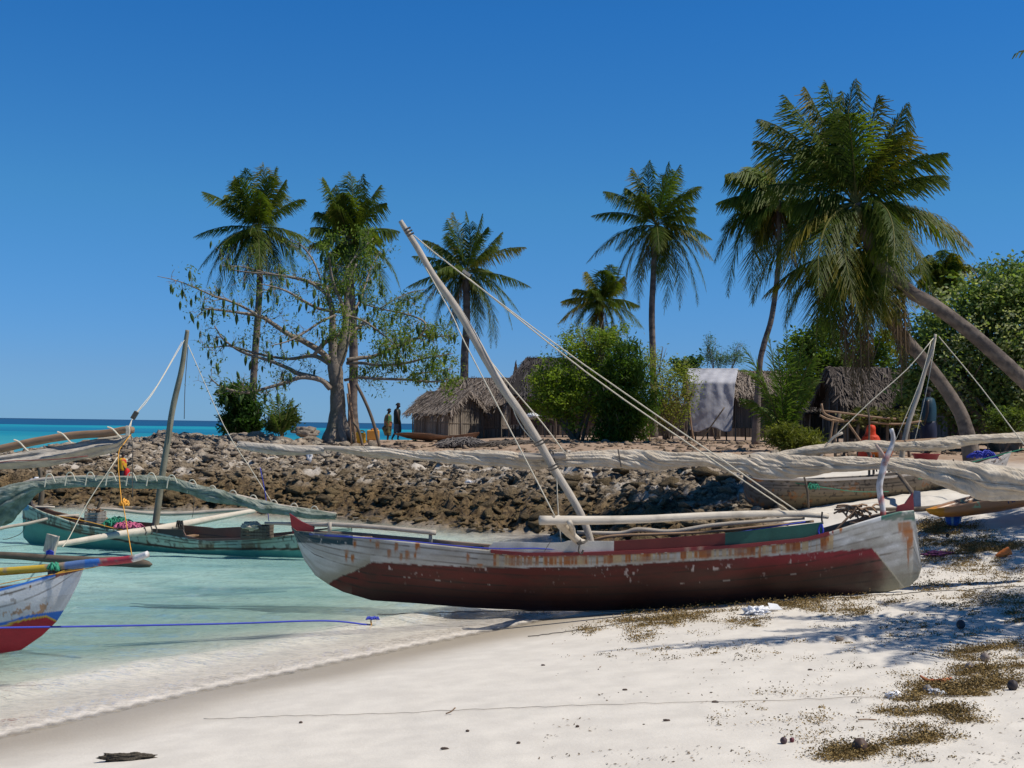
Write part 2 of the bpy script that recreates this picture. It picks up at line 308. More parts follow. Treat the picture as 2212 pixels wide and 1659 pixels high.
# ---------------- light ----------------
EL, SX, SY = rad(56), .98, -.18
sd = np.array([SX, SY, 0])/math.hypot(SX, SY)*math.cos(EL)+np.array([0, 0, math.sin(EL)])
sun = bpy.data.lights.new('sun', 'SUN'); sun.energy = 4.6; sun.angle = rad(.5); sun.color = (1, .94, .84)
so_ = bpy.data.objects.new('sun', sun); COL.objects.link(so_); so_.rotation_euler = Vector(sd).to_track_quat('Z', 'Y').to_euler()
w = bpy.data.worlds.new('World'); sc.world = w; w.use_nodes = True; wt = w.node_tree; bg = wt.nodes['Background']
sk = wt.nodes.new('ShaderNodeTexSky'); sk.sky_type = 'NISHITA'; sk.sun_disc = False; sk.sun_elevation = EL; sk.sun_rotation = math.atan2(SX, SY); sk.air_density = 1.0; sk.dust_density = .0; sk.ozone_density = 3.5; sk.altitude = 0
tc = wt.nodes.new('ShaderNodeTexCoord'); sx = wt.nodes.new('ShaderNodeSeparateXYZ'); wt.links.new(tc.outputs['Generated'], sx.inputs[0])
rp = wt.nodes.new('ShaderNodeValToRGB'); st_ = [(0, (.25, .54, 1.19)), (.04, (.285, .54, 1.05)), (.175, (.27, .70, 1.045)), (.32, (.167, .675, 1.16)), (.6, (.13, .40, .62))]
while len(rp.color_ramp.elements) < 5: rp.color_ramp.elements.new(.5)
for e_, (p_, c_) in zip(rp.color_ramp.elements, st_): e_.position = p_; e_.color = (*c_, 1)
mx = wt.nodes.new('ShaderNodeMix'); mx.data_type = 'RGBA'; mx.blend_type = 'MULTIPLY'; mx.inputs[0].default_value = 1.; wt.links.new(sx.outputs[2], rp.inputs[0]); wt.links.new(sk.outputs[0], mx.inputs[6]); wt.links.new(rp.outputs[0], mx.inputs[7])
wt.links.new(mx.outputs[2], bg.inputs[0]); bg.inputs[1].default_value = .095
sc.view_settings.view_transform = 'Standard'; sc.view_settings.look = 'None'; sc.view_settings.exposure = 0; sc.view_settings.gamma = 1
sc.cycles.max_bounces = 6; sc.cycles.transparent_max_bounces = 12; sc.cycles.caustics_reflective = False; sc.cycles.caustics_refractive = False
# ================= hulls =================
def I(x, pts): p = np.array(pts, float); return np.interp(x, p[:, 0], p[:, 1])
class Hull:
    def __init__(s, sheer, bottom, xa, Da, xb, Db, hb, pe=2.4, endw=.02):
        A = at(xa, 1100, Da); B = at(xb, 1100, Db); s.A = np.array([A[0], A[1], 0]); d = np.array([B[0]-A[0], B[1]-A[1], 0]); s.d = d/np.linalg.norm(d)
        n = np.array([s.d[1], -s.d[0], 0]); s.n = n if n[1] < 0 else -n; s.hb = hb; s.pe = pe; s.endw = endw
        bt = np.array([s.inpl(x, y) for x, y in bottom]); sh = np.array([s.inpl(x, y) for x, y in sheer])
        s.s0 = min(bt[:, 0].min(), sh[:, 0].min()); s.s1 = max(bt[:, 0].max(), sh[:, 0].max())
        sh = np.array([s.inpl(x, y, s.beam(q[0])) for (x, y), q in zip(sheer, sh)])
        s.bt = bt[np.argsort(bt[:, 0])]; s.sh = sh[np.argsort(sh[:, 0])]
    def inpl(s, x, y, off=0.):
        r = ray(x, y); t = ((s.A+off*s.n-C_)@s.n)/(r@s.n); P = C_+t*r; return np.array([(P-s.A)@s.d, P[2]])
    def beam(s, q):
        t = np.clip((np.asarray(q)-s.s0)/(s.s1-s.s0), 0, 1); return s.endw+s.hb*np.clip(1-np.abs(2*t-1)**s.pe, 0, 1)**.85
    def P(s, q, y, z): q = np.asarray(q, float)[..., None]; return s.A+q*s.d+np.asarray(y)[..., None]*s.n+np.asarray(z)[..., None]*np.array([0, 0, 1.])
    def zs(s, q): return np.interp(q, s.sh[:, 0], s.sh[:, 1])
    def zk(s, q): return np.interp(q, s.bt[:, 0], s.bt[:, 1])
    def mesh(s, name, parent, paint, n=420, m=34, th=.03, m_='paint', uo=.85, deck=.16):
        t = np.linspace(0, 1, n+1); t = .5-.5*np.cos(pi*t)*.35-.65*(.5-t); t = (t-t[0])/(t[-1]-t[0]); q = s.s0+t*(s.s1-s.s0)
        zk = s.zk(q); zs = np.maximum(s.zs(q), zk+.02); b = s.beam(q); u = np.abs(np.arange(-m, m+1))/m; sg = -np.sign(np.arange(-m, m+1)); sg = sg.astype(float)
        yo = b[:, None]*(np.sin(pi/2*u**uo))[None]*sg[None]; zo = zk[:, None]+(zs-zk)[:, None]*u[None]
        wob = (fbm(q[:, None]*1.3+0*u[None], u[None]*4+0*q[:, None], 0, 2, 41)-.5)*.012; yo = yo+wob*np.sign(yo)
        iu = u[::-1]; ig = sg[::-1]; bi = np.maximum(b-th, .002); hh = (zs-zk); fl = np.minimum(deck, .5)*hh
        yi = bi[:, None]*(np.sin(pi/2*iu**uo))[None]*ig[None]; zi = (zk+fl)[:, None]+(hh-fl)[:, None]*iu[None]
        Q = np.concatenate([np.repeat(q[:, None], 2*(2*m+1), 1)], 1); Yy = np.concatenate([yo, yi], 1); Zz = np.concatenate([zo, zi], 1); U = np.concatenate([np.tile(u, (n+1, 1)), np.tile(iu, (n+1, 1))], 1)
        inn = np.zeros_like(U); inn[:, 2*m+1:] = 1; V = s.P(Q, Yy, Zz); K = V.shape[1]; ref = s.P(Q, np.abs(Yy), Zz); x, y = proj(ref.reshape(-1, 3))
        col = paint(x, y, U.ravel(), Q.ravel()-s.s0, inn.ravel(), V.reshape(-1, 3))
        i = np.arange((n+1)*K).reshape(n+1, K); j = np.roll(i, -1, 1); F = np.stack([i[:-1].ravel(), j[:-1].ravel(), j[1:].ravel(), i[1:].ravel()], 1)
        return obj(name, V.reshape(-1, 3), F, m_, parent, cols=col, smooth=True)
    def strip(s, mb, xs, ytop, ybot, th, col, off=0.):   # a plank standing on the near rail, given in the picture
        P = []
        for x, a, b_ in zip(xs, ytop, ybot):
            q = s.inpl(x, b_)[0]; o = s.beam(q)+off; lo = s.inpl(x, b_, o); hi = s.inpl(x, a, o); P.append((lo[0], o, lo[1], hi[1]))
        P = np.array(P); k = len(P); V = np.vstack([s.P(P[:, 0], P[:, 1]+dy, P[:, z]) for dy in (th/2, -th/2) for z in (2, 3)])
        F = []
        for i in range(k-1): F += [(i, i+1, k+i+1, k+i), (2*k+i, 3*k+i, 3*k+i+1, 2*k+i+1), (k+i, k+i+1, 3*k+i+1, 3*k+i), (i, 2*k+i, 2*k+i+1, i+1)]
        F += [(0, k, 3*k, 2*k), (k-1, 3*k-1, 4*k-1, 2*k-1)]
        c = np.tile(np.array([col(x, 0) if callable(col) else col for x in xs]), (4, 1)); c[0:0] = 0
        mb.add(V, F, V[:, [0, 2]], c); return mb
    def thwarts(s, parent, ts, m='brownwood', dz=.02, w=.12):
        for t in ts:
            q = s.s0+t*(s.s1-s.s0); b = float(s.beam(q)); z = float(s.zs(q))-dz-.02; P = np.vstack([s.P(np.array([q+a]), np.array([c]), np.array([z+e])) for e in (-.012, .012) for c in (-b*.93, b*.93) for a in (-w/2, w/2)])
            MB().add(P, [(0, 2, 3, 1), (4, 5, 7, 6), (0, 1, 5, 4), (2, 6, 7, 3), (0, 4, 6, 2), (1, 3, 7, 5)], P[:, [0, 2]]).build('thwart', m, parent)
    def horn(s, name, poly, th, col, parent, m_='paint', label=None):
        P = []
        for x, y in poly: a = s.inpl(x, y); P.append(s.P(np.array([a[0]]), np.array([0.]), np.array([a[1]]))[0])
        return MB().plate(P, th, col).build(name, m_, parent, label=label)
def mixc(c, k, t): t = np.clip(t, 0, 1)[:, None]; return c*(1-t)+np.array(t*0+1)*np.array(k)*t
def weather(c, V, s=50):
    n = fbm(V[:, 0]*7, V[:, 1]*7, V[:, 2]*14, 4, s); c = c*(.86+.28*n)[:, None]; return c
def seams(c, u, q, us, k=(.12, .10, .08), w=.008):
    for a in us:
        ww = np.abs(u-a-.012*(vn(q*1.7, q*0+a*9, 0, 5)-.5)); g = fbm(q*9, q*0+a*31, 0, 2, 6); c = mixc(c, k, (1-sst(w*.5, w*1.6, ww))*(.35+.65*sst(.3, .5, g)))
    return c
# ---------- red and white outrigger canoe on the sand ----------
main = thing('outrigger_canoe', 'large white and dark red sailing canoe with rust streaks, beached at the water edge', 'boat', at(1300, 1315, 15), 'outrigger sailing canoes of the village')
sheer = [(630, 1138), (640, 1147), (700, 1151), (758, 1156), (849, 1167), (925, 1175), (1038, 1187), (1138, 1195), (1264, 1194), (1418, 1188), (1600, 1177), (1738, 1163), (1786, 1151), (1858, 1128), (1902, 1115), (1942, 1105), (1974, 1102), (1980, 1140), (1986, 1185), (1991, 1222)]
bottom = [(631, 1143), (645, 1179), (657, 1210), (681, 1243), (712, 1264), (742, 1279), (803, 1297), (895, 1303), (1017, 1313), (1170, 1320), (1300, 1320), (1418, 1316), (1538, 1309), (1738, 1291), (1860, 1284), (1918, 1279), (1965, 1267), (1984, 1248), (1991, 1226)]
H1 = Hull(sheer, bottom, 632, 15.1, 1990, 14.7, .37, 2.6)
redy = [(712, 1258), (742, 1243), (806, 1214), (895, 1219), (1047, 1226), (1264, 1225), (1418, 1216), (1618, 1204), (1882, 1184), (1898, 1200), (1942, 1256), (1950, 1400)]
def paint1(x, y, u, q, inn, V):
    n = len(x); c = np.tile((.50, .485, .44), (n, 1)); nz = fbm(q*5, u*6, 0, 4, 61); n2 = fbm(q*30, u*14, 0, 3, 62); n3 = fbm(q*2, u*2, 0, 3, 63); ys = I(x, sheer)
    c = mixc(c, (.36, .33, .27), sst(.45, .7, n3)*.8)
    c = mixc(c, (.74, .74, .73), sst(1750, 1880, x)*sst(.35, .6, nz)*.8); c = mixc(c, (.70, .70, .69), (1-sst(640, 760, x))*.5)
    c = seams(c, u, q, (.93, .84, .73, .62, .50), w=.009)
    yb = I(x, redy); y2 = y+(n2-.5)*5+(nz-.5)*3; red = sst(-1.2, 1.2, y2-yb)*((x > 712) & (x < 1950))
    c = mixc(c, (.30, .27, .19), ((1-sst(0, 26, np.abs(y+4-yb)+8*(nz-.4)))*(x < 800)*(x > 690))*.8)
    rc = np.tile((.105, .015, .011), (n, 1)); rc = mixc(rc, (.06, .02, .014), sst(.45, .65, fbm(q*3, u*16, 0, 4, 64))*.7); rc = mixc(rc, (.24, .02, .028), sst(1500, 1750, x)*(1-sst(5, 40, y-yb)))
    rc = mixc(rc, (.032, .014, .010), sst(12, 70, y-yb+18*(nz-.5))*.95); rc = mixc(rc, (.5, .42, .38), (sst(.68, .76, n2)*sst(.55, .7, nz))*(1-sst(20, 60, y-yb))*.9)  # red painted near-black low down, standing in for shade under the hull's turn
    rc = mixc(rc, (.13, .12, .085), sst(1840, 1935, x+(nz-.5)*90)*.9*sst(1195, 1225, y)); rc = seams(rc, u, q, (.62, .44, .30, .17), (.02, .012, .01), .009); rc = mixc(rc, (.5, .45, .4), (np.abs(u-.44-.01*(nz-.5)) < .004)*(n2 > .55)*.5)
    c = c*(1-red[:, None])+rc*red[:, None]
    # rust bleeding down from the fastenings
    stp = fbm(q*14, q*0, 0, 2, 70); st2 = fbm(q*45, q*0, 0, 2, 71); band = (x > 1066)*(x < 1800)*sst(7, 9, y-ys)*(1-sst(-7, -1, y-yb+6*(st2-.5)))
    c = mixc(c, (.50, .36, .18), band*.9*sst(.2, .6, st2)); c = mixc(c, (.34, .105, .02), band*sst(.36, .64, stp+.45*(st2-.5)+.25*(fbm(q*60, u*5, 0, 2, 73)-.5))*.95); c = mixc(c, (.22, .06, .02), band*sst(.66, .74, stp*.6+st2*.45)*.8)
    for bx, by, w_, h_ in [(732, 1171, 4, 11), (766, 1176, 5, 15), (815, 1178, 6, 18), (856, 1183, 6, 22), (901, 1183, 7, 22), (749, 1200, 5, 26), (762, 1206, 4, 18), (840, 1196, 5, 18), (880, 1199, 6, 22), (866, 1203, 4, 16), (897, 1200, 4, 15), (1011, 1205, 5, 20), (1036, 1222, 8, 8), (800, 1168, 3, 8), (1816, 1144, 4, 14), (1776, 1166, 5, 14), (1788, 1165, 4, 12), (1640, 1196, 4, 16), (1958, 1148, 13, 46), (1966, 1168, 7, 56), (1944, 1140, 6, 24), (1962, 1196, 3, 60)]:
        t_ = (y-(by-h_*.45))/h_; k = (1-sst(.1, 1.2, np.abs(x-bx+4*(fbm(q*40, u*4, 0, 2, 74)-.5))/w_))*sst(-.12, .1, t_)*(1-sst(.2, 1.3, t_))*sst(.15, .5, n2); c = mixc(c, (.36, .12, .025), np.clip(k*1.6, 0, 1))
    c = mixc(c, (.22, .03, .025), (x > 1068)*(x < 1800)*(1-sst(6.5, 8, y-ys))*(y > ys-9)*sst(.30, .42, n2)*.95)
    k = (x < 762)*(1-sst(-1, 1, y-(1172+(x-640)*.05)))*sst(0, 3, x-628); c = mixc(c, (.012, .05, .065), k*sst(.2, .3, n2))
    c = mixc(c, (.05, .12, .5), (np.abs(y-(1153+(x-660)*.06)) < 1.6)*(x > 668)*(x < 760)*.8)
    c = mixc(c, (.02, .13, .10), (x > 1903)*(1-sst(1123, 1125, y))*sst(.25, .36, nz)); c = mixc(c, (.12, .085, .06), sst(1895, 1990, x)*(1-sst(1.5, 3.5, np.abs(y-1243+(x-1930)*.1+5*(nz-.5))))*.6)
    c = mixc(c, (.27, .25, .17), sst(1870, 1950, x+50*(nz-.5))*sst(1185, 1255, y+40*(nz-.5))*.9); c = mixc(c, (.30, .26, .2), sst(.42, .7, fbm(q*2.5, u*14, 0, 4, 65))*(y < yb)*.45); c = mixc(c, (.55, .5, .35), (np.abs((x-1898)*1.27-(y-1200)) < 2.2)*(x > 1888)*(x < 1960)*.7)
    c = mixc(c, (.20, .18, .13), sst(1258, 1300, y)*(x < 760)*.6)
    c = mixc(c, (.27, .20, .15), (inn > .5)*1.); return weather(c, V)
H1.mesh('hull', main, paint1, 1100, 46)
wb = MB()
xs = list(np.linspace(1056, 1776, 60)); top = [(1056, 1180), (1062, 1171), (1120, 1171), (1180, 1173), (1215, 1172), (1222, 1168), (1322, 1169), (1440, 1162), (1562, 1152), (1700, 1137), (1776, 1128)]
def wcol(x, _=0):
    n = float(fbm(x*.07, 3., 0, 3, 90)); c = (.55, .53, .48) if x < 1326 else ((.13, .022, .018) if x < 1566 else (.02, .085, .065))
    return tuple(v*(.75+.5*n) for v in c)
xs = sorted(xs+[1325.5, 1326.5, 1565, 1567]); H1.strip(wb, xs, [I(x, top) for x in xs], [I(x, sheer)-1 for x in xs], .022, wcol, -.012); wb.build('washboard', 'paint', main)
rub = MB(); xs = np.linspace(1060, 1790, 80); H1.strip(rub, xs, [I(x, sheer)-1.2 for x in xs], [I(x, sheer)+5.5 for x in xs], .03, lambda x, _: (.20, .03, .03) if vn(x*.2, 1.) > .12 else (.32, .2, .15), .012); rub.build('rubbing_strake', 'paint', main)
H1.horn('stem_horn', [(626, 1109), (651, 1126), (680, 1139), (676, 1150), (633, 1152)], .04, (.30, .035, .035), main); H1.horn('stern_horn', [(1971, 1064), (1974, 1106), (1935, 1108), (1938, 1093), (1954, 1088)], .04, (.33, .05, .05), main)
H1.thwarts(main, (.12, .3, .46, .62, .78, .9))
mast = [(865, 477), (877, 497), (901, 534), (936, 595), (983, 661), (1018, 719), (1053, 782), (1088, 841), (1125, 893), (1167, 960), (1199, 1017), (1232, 1070), (1258, 1118), (1276, 1168), (1290, 1215)]
mo = pole('mast', mast, 14.8, [5, 6, 6.6, 7.4, 8.4, 8.8, 8.8, 9, 9, 8.8, 8.6, 8.3, 8, 7.6, 7.6], 'greywood', main, 14.85, 12, 6)
mb = MB()
for f in (497, 503, 509): mb = MB(); mb.tube(px([(873+(f-497)*.6, f+2), (880+(f-497)*.6, f-3), (887+(f-497)*.6, f-6)], 14.73), .012, 5, 3); mb.build('lashing', 'ropedark', mo)
for yy in (955, 961, 1008, 1014): mb = MB(); xx = I(yy, [(b, a) for a, b in mast]); mb.tube(px([(xx-11, yy+3), (xx, yy-1), (xx+11, yy-7)], 14.72), .01, 5, 3); mb.build('lashing', 'ropedark', mo)
# rolled sail and yard
def rolled(name, L, D, Db, R, m, parent, lobes=3, tw=2.2, amp=.22, n=420, k=30, squash=None, seed=0):
    P = np.array(px([(p[0], p[1]) for p in L], D, Db)); Q = spline(np.hstack([P, (np.array(R)*P[:, 1]/FP)[:, None]]), 14); s = np.concatenate([[0], np.cumsum(np.linalg.norm(np.diff(Q[:, :3], axis=0), axis=1))])
    t = np.linspace(0, s[-1], n); Q = np.stack([np.interp(t, s, Q[:, i]) for i in range(4)], 1); T = np.gradient(Q[:, :3], axis=0); T /= np.linalg.norm(T, axis=1)[:, None]; up = np.array([0, 0, 1.]); w_ = np.cross(T, up); w_ /= np.linalg.norm(w_, axis=1)[:, None]; v_ = np.cross(w_, T)
    ph = np.arange(k)/k*2*pi; A = ph[None]+0*t[:, None]; S = t[:, None]+0*ph[None]; r = Q[:, 3][:, None]
    th = A+tw*S+1.6*(fbm(S*1.2, S*0, 0, 3, seed)-.5)*2; rid = np.abs(np.sin(th*lobes/2)); rid2 = np.abs(np.sin(th*(lobes+4)/2+3*fbm(S*2, S*0, 0, 2, seed+5)))
    rid3 = np.abs(np.sin(th*(lobes+9)/2+5*fbm(S*3+9, A*.5, 0, 2, seed+6))); rr = r*(1-amp*.7+amp*rid**.7+amp*.5*rid2**.8+amp*.36*rid3+.25*amp*(fbm(np.cos(A)*2+S*3, np.sin(A)*2, S*4, 3, seed+2)-.5)*2)*(1+.3*(fbm(S*1.1, S*0+3, 0, 3, seed+3)-.5)*2)
    sq = 1. if squash is None else np.interp(t/t[-1], *squash)[:, None]
    V = Q[:, None, :3]+rr[..., None]*(np.cos(A)[..., None]*w_[:, None]+(np.sin(A)*sq)[..., None]*v_[:, None]); i = np.arange(n*k).reshape(n, k); j = np.roll(i, -1, 1)
    F = np.stack([i[:-1].ravel(), j[:-1].ravel(), j[1:].ravel(), i[1:].ravel()], 1); return obj(name, V.reshape(-1, 3), F, m, parent, uv=np.stack([A*r*1.0+S*.5, S], -1).reshape(-1, 2), smooth=True)
Y1 = [(514, 958), (560, 962), (640, 967), (720, 968), (800, 974), (900, 982), (1000, 986), (1080, 988), (1150, 996), (1220, 992), (1300, 988), (1420, 993), (1520, 990), (1600, 1000), (1700, 1006), (1800, 1002), (1900, 1000), (2000, 1004), (2110, 1016), (2212, 1030), (2330, 1048)]
yard = pole('yard', Y1, 15.25, 5.5, 'greywood', main, 14.85, 8, 4)
rolled('sail', [(x, y+I(x, [(500, 2), (1900, 2), (2000, 10), (2110, 22), (2212, 18), (2330, 14)])) for x, y in Y1[3:]], 15.2, 14.8, [3, 8, 9, 9, 9.5, 9, 9, 11, 12, 11.5, 13.5, 14, 13, 9, 12, 19, 17, 14], 'sail', yard, 2, 1.7, .62, 1500, 80, ([0, .78, .88, 1], [1, 1, 1.15, 1.1]), 3)
rolled('loose_sail_end', [(512, 962), (560, 968), (610, 972), (650, 974), (700, 972)], 15.02, 15.0, [3, 6, 8, 7, 4], 'sailold', yard, 2, 3., .6, 90, 30)
mb = MB()
for x in (1190, 1197, 1338, 1622, 1890, 1925, 2062): y = I(x, Y1); mb.tube(px([(x-3, y-19), (x-1, y-8), (x+2, y+8), (x+4, y+19)], 14.92), .009, 5, 3); mb.build('sail_tie', 'ropedark', yard); mb = MB()
# stays and halyards
rope('backstay', [(893, 508), (983, 580), (1265, 790), (1722, 1104)], 14.95, main, Db=14.5, rpx=2)
rope('backstay', [(1007, 597), (1265, 803), (1500, 967), (1706, 1105)], 14.95, main, Db=14.6, rpx=2)
MB().box(at(1008, 590, 14.94), (.11, .04, .035), Matrix.Rotation(rad(37), 3, 'Y')).build('pulley_block', 'greywood', main)
rope('forestay', [(880, 508), (972, 672), (1005, 742), (1138, 997), (1199, 1116)], 14.9, main, Db=13.7, rpx=1.9)
rope('halyard', [(985, 662), (1045, 760), (1110, 842), (1170, 912), (1223, 982)], 14.85, main, Db=14.9, rpx=1.9)
rope('halyard', [(1075, 822), (1100, 850), (1112, 893), (1130, 926), (1156, 955)], 14.8, main, rpx=1.8); rope('sheet_rope', [(1203, 1030), (1204, 1070), (1207, 1120), (1212, 1172)], 14.8, main, rpx=1.6)
MB().tube(px([(1120, 985), (1170, 987), (1222, 983)], 14.95), .045, 8, 3).build('yard_splint', 'greywood', main)
# outrigger boom, float spar, stowed poles
bm = MB(); bm.tube(px([(1205, 1122, 13.75), (1218, 1138, 13.95), (1235, 1156, 14.3), (1256, 1172, 14.65), (1290, 1178, 15.1)], 14), [.055, .06, .05, .045, .045], 8, 4, bumpy=.1); bm.tube(px([(1230, 1128, 13.7), (1236, 1140, 13.9), (1238, 1156, 14.3)], 14), [.03, .032, .03], 7, 3); bm.build('boom', 'palewood', main, True)
fl = MB(); Ls = [(1166, 1124, 13.7), (1240, 1124, 13.8), (1378, 1122, 14.), (1578, 1112, 14.35), (1718, 1110, 14.6), (1788, 1115, 14.72)]; fl.tube(px(Ls, 14), [.053, .052, .047, .043, .04, .033], 10, 5, bumpy=.04); fl.build('float_spar', 'palewood', main, True)
mb = MB()
for k in range(5): mb.tube(px([(1243+k*2, 1166-k, 14.5), (1250+k*2, 1176-k*.5, 14.42), (1262+k*2, 1170-k, 14.5)], 14.5), .011, 5, 3)
mb.tube(px([(1252, 1178, 14.4), (1250, 1190, 14.38), (1256, 1196, 14.38), (1260, 1188, 14.38)], 14.4), .012, 5, 3); mb.tube(px([(1776, 1106, 14.6), (1775, 1120, 14.62), (1777, 1132, 14.6)], 14.5), .012, 5, 3); mb.build('lashing', 'ropedark', main)
pole('stowed_pole', [(1246, 1150), (1338, 1152), (1378, 1144), (1434, 1148), (1470, 1146), (1538, 1135), (1640, 1126), (1738, 1119)], 14.95, [4, 4.6, 5, 4.6, 4.6, 4.6, 4.2, 3.6], 'greywood', main, 14.7)
pole('stowed_pole', [(1282, 1166), (1338, 1157), (1498, 1151), (1640, 1138), (1758, 1126)], 14.85, [3.4, 3.4, 3, 3, 2.6], 'brownwood', main, 14.65)
rope('blue_line', [(700, 1157), (849, 1166), (1046, 1184), (1160, 1185), (1240, 1188), (1330, 1183), (1440, 1172), (1560, 1155), (1740, 1127)], 14.55, main, 'ropeblue', rpx=1.7)
mb = MB(); mb.tube(px([(1773, 1132), (1768, 1146), (1772, 1156), (1778, 1148), (1775, 1132)], 14.5), .011, 5, 4); mb.build('rope_loop', 'ropeblue', main)
pole('bow_rail', [(572, 1130), (640, 1132), (701, 1133), (722, 1133), (803, 1138), (880, 1145), (941, 1151)], 15.2, [3, 4, 5, 5, 5, 5, 5.5], 'greywood', main, 14.8)
for x, a, b_ in ((930, 1152, 1178), (712, 1128, 1152)): pole('rail_post', [(x, a), (x, b_)], 14.85, 4.6, 'greywood', main, sides=6)
for P in ([(1192, 1165), (1176, 1191)],): rope('wire_hook', P, 14.5, main, 'ropedark', rpx=.9)
fk = MB(); D_ = 14.62
fk.tube(px([(1908, 1125), (1907, 1100), (1901, 1066), (1900, 1045), (1906, 1020), (1911, 1000), (1914, 990), (1921, 975), (1928, 958), (1929, 942), (1925, 926)], D_), np.array([6.5, 6.5, 7, 7, 7.4, 7.6, 7.5, 5.6, 5, 5, 4.6])*D_/FP, 8, 4, col=(.62, .6, .6), bumpy=.1)
fk.tube(px([(1914, 998), (1908, 984), (1900, 972), (1892, 961)], D_), np.array([6, 4.6, 4, 3])*D_/FP, 7, 4, col=(.40, .30, .25), bumpy=.1)
V = np.vstack(fk.V); nn = fbm(V[:, 0]*9, V[:, 2]*5, 0, 3, 77); X, Yp = proj(V); c = np.vstack(fk.C); c = mixc(c, (.42, .07, .05), sst(.50, .60, nn)*sst(975, 995, Yp)); c = mixc(c, (.30, .25, .22), sst(.56, .66, fbm(V[:, 0]*20, V[:, 2]*8, 0, 3, 78))*.7); fk.C = [c]
fk.build('forked_crutch', 'paint', main, True)
pole('bare_branch', [(1800, 1152), (1822, 1128), (1840, 1110), (1850, 1097)], 14.6, [2.5, 2.5, 2, 1.5], 'brownwood', main)
mb = MB()
for k in range(26): c = at(1858+random.uniform(-40, 34), 1108+random.uniform(-14, 12)-.08*random.random(), 14.75); a = random.uniform(0, pi); mb.tube([c-np.array([math.cos(a)*.12, math.sin(a)*.1, .02]), c+np.array([0, 0, .03]), c+np.array([math.cos(a)*.12, math.sin(a)*.1, .02])], .012, 5, 3)
mb.build('net_heap', 'brownwood', main, True)
# ---------- green outrigger canoe afloat ----------
gr = thing('outrigger_canoe', 'pale green weathered sailing canoe afloat behind the large white one', 'boat', at(340, 1180, 21.8), 'outrigger sailing canoes of the village')
sh2 = [(57, 1090), (64, 1080), (76, 1097), (95, 1106), (122, 1115), (171, 1132), (230, 1142), (274, 1147), (329, 1149), (396, 1161), (457, 1167), (534, 1164), (600, 1158), (660, 1150), (740, 1140)]
bt2 = [(49, 1110), (46, 1150), (47, 1176), (80, 1192), (171, 1204), (300, 1216), (453, 1226), (600, 1232), (700, 1228), (752, 1180), (760, 1150)]
sh2 = [(50, 1086)]+sh2[2:]; bt2 = [(49, 1092), (50, 1160)]+bt2[3:]
H2 = Hull(sh2, bt2, 48, 22.8, 755, 20.9, .34, 2.6)
def paint2(x, y, u, q, inn, V):
    n = len(x); nz = fbm(q*4, u*5, 0, 4, 81); n2 = fbm(q*22, u*9, 0, 3, 82); c = np.tile((.42, .53, .41), (n, 1)); c = mixc(c, (.58, .66, .54), sst(.45, .7, nz)*.7)
    c = seams(c, u, q, (.93, .84, .75), (.05, .06, .05), .008); st = fbm(q*7, q*0, 0, 3, 83)
    wl = I(x, [(47, 1120), (171, 1152), (300, 1176), (396, 1187), (640, 1188), (760, 1186)]); c = mixc(c, (.22, .10, .03), sst(.5, .66, st+.3*(n2-.5))*sst(-26, -4, y-wl)*.8); c = mixc(c, (.05, .03, .02), sst(.56, .64, n2)*sst(.45, .6, nz)*.75)
    c = mixc(c, (.07, .035, .025), (1-sst(1.5, 3.2, np.abs(y-wl+2))))
    c = mixc(c, (.10, .34, .28), sst(0, 2, y-wl)); c = mixc(c, (.10, .30, .45), (x < 62)*(y < 1102)*1.); c = mixc(c, (.06, .05, .045), (x < 58)*(y < 1094)*1.)
    c = mixc(c, (.19, .11, .075), (inn > .5)*1.); return weather(c, V)
H2.mesh('hull', gr, paint2, 500, 30)
H2.horn('stem_post', [(52, 1106), (55, 1078), (60, 1066), (66, 1070), (70, 1090), (80, 1102), (66, 1108)], .05, (.07, .06, .06), gr); H2.horn('stem_patch', [(50, 1118), (53, 1100), (68, 1095), (82, 1103), (72, 1112)], .06, (.05, .22, .42), gr)
wb = MB(); xs = np.linspace(170, 640, 70)
tp = [(170, 1131), (200, 1133), (240, 1140), (300, 1140), (329, 1144), (396, 1146), (400, 1158), (430, 1166), (520, 1164), (640, 1157)]
H2.strip(wb, xs, [I(x, tp)-2 for x in xs], [I(x, sh2)+2 for x in xs], .025, lambda x, _: (.07, .055, .045) if x < 400 else (.22, .12, .09), -.01)
wb.build('washboard', 'paint', gr)
wb = MB(); xs = np.linspace(190, 700, 60); hb = -.56
tp = [(190, 1126), (240, 1124), (330, 1130), (430, 1138), (440, 1140), (500, 1137), (520, 1146), (560, 1152), (700, 1140)]
def farstrip(mb, xs, tp, base, col):
    P = []
    for x in xs: q = H2.inpl(x, 1150)[0]; o = -float(H2.beam(q))+.015; P.append((q, o, float(H2.zs(q))-.03, H2.inpl(x, I(x, tp), o)[1]))
    P = np.array(P); k = len(P); V = np.vstack([H2.P(P[:, 0], P[:, 1]+dy, P[:, z]) for dy in (.012, -.012) for z in (2, 3)]); F = []
    for i in range(k-1): F += [(i, i+1, k+i+1, k+i), (2*k+i, 3*k+i, 3*k+i+1, 2*k+i+1), (k+i, k+i+1, 3*k+i+1, 3*k+i)]
    mb.add(V, F, V[:, [0, 2]], col)
farstrip(wb, xs, tp, 0, (.20, .11, .08)); wb.build('far_washboard', 'paint', gr)
H2.thwarts(gr, (.2, .36, .52, .62, .74))
pole('mast', [(405, 713), (401, 740), (392, 800), (378, 860), (370, 900), (363, 950), (353, 1010), (343, 1080), (336, 1135), (333, 1170)], 21.9, [4.4, 5, 5.8, 6.4, 6.6, 6.6, 7, 7.2, 7.6, 7.6], 'oldmast', gr, sides=9)
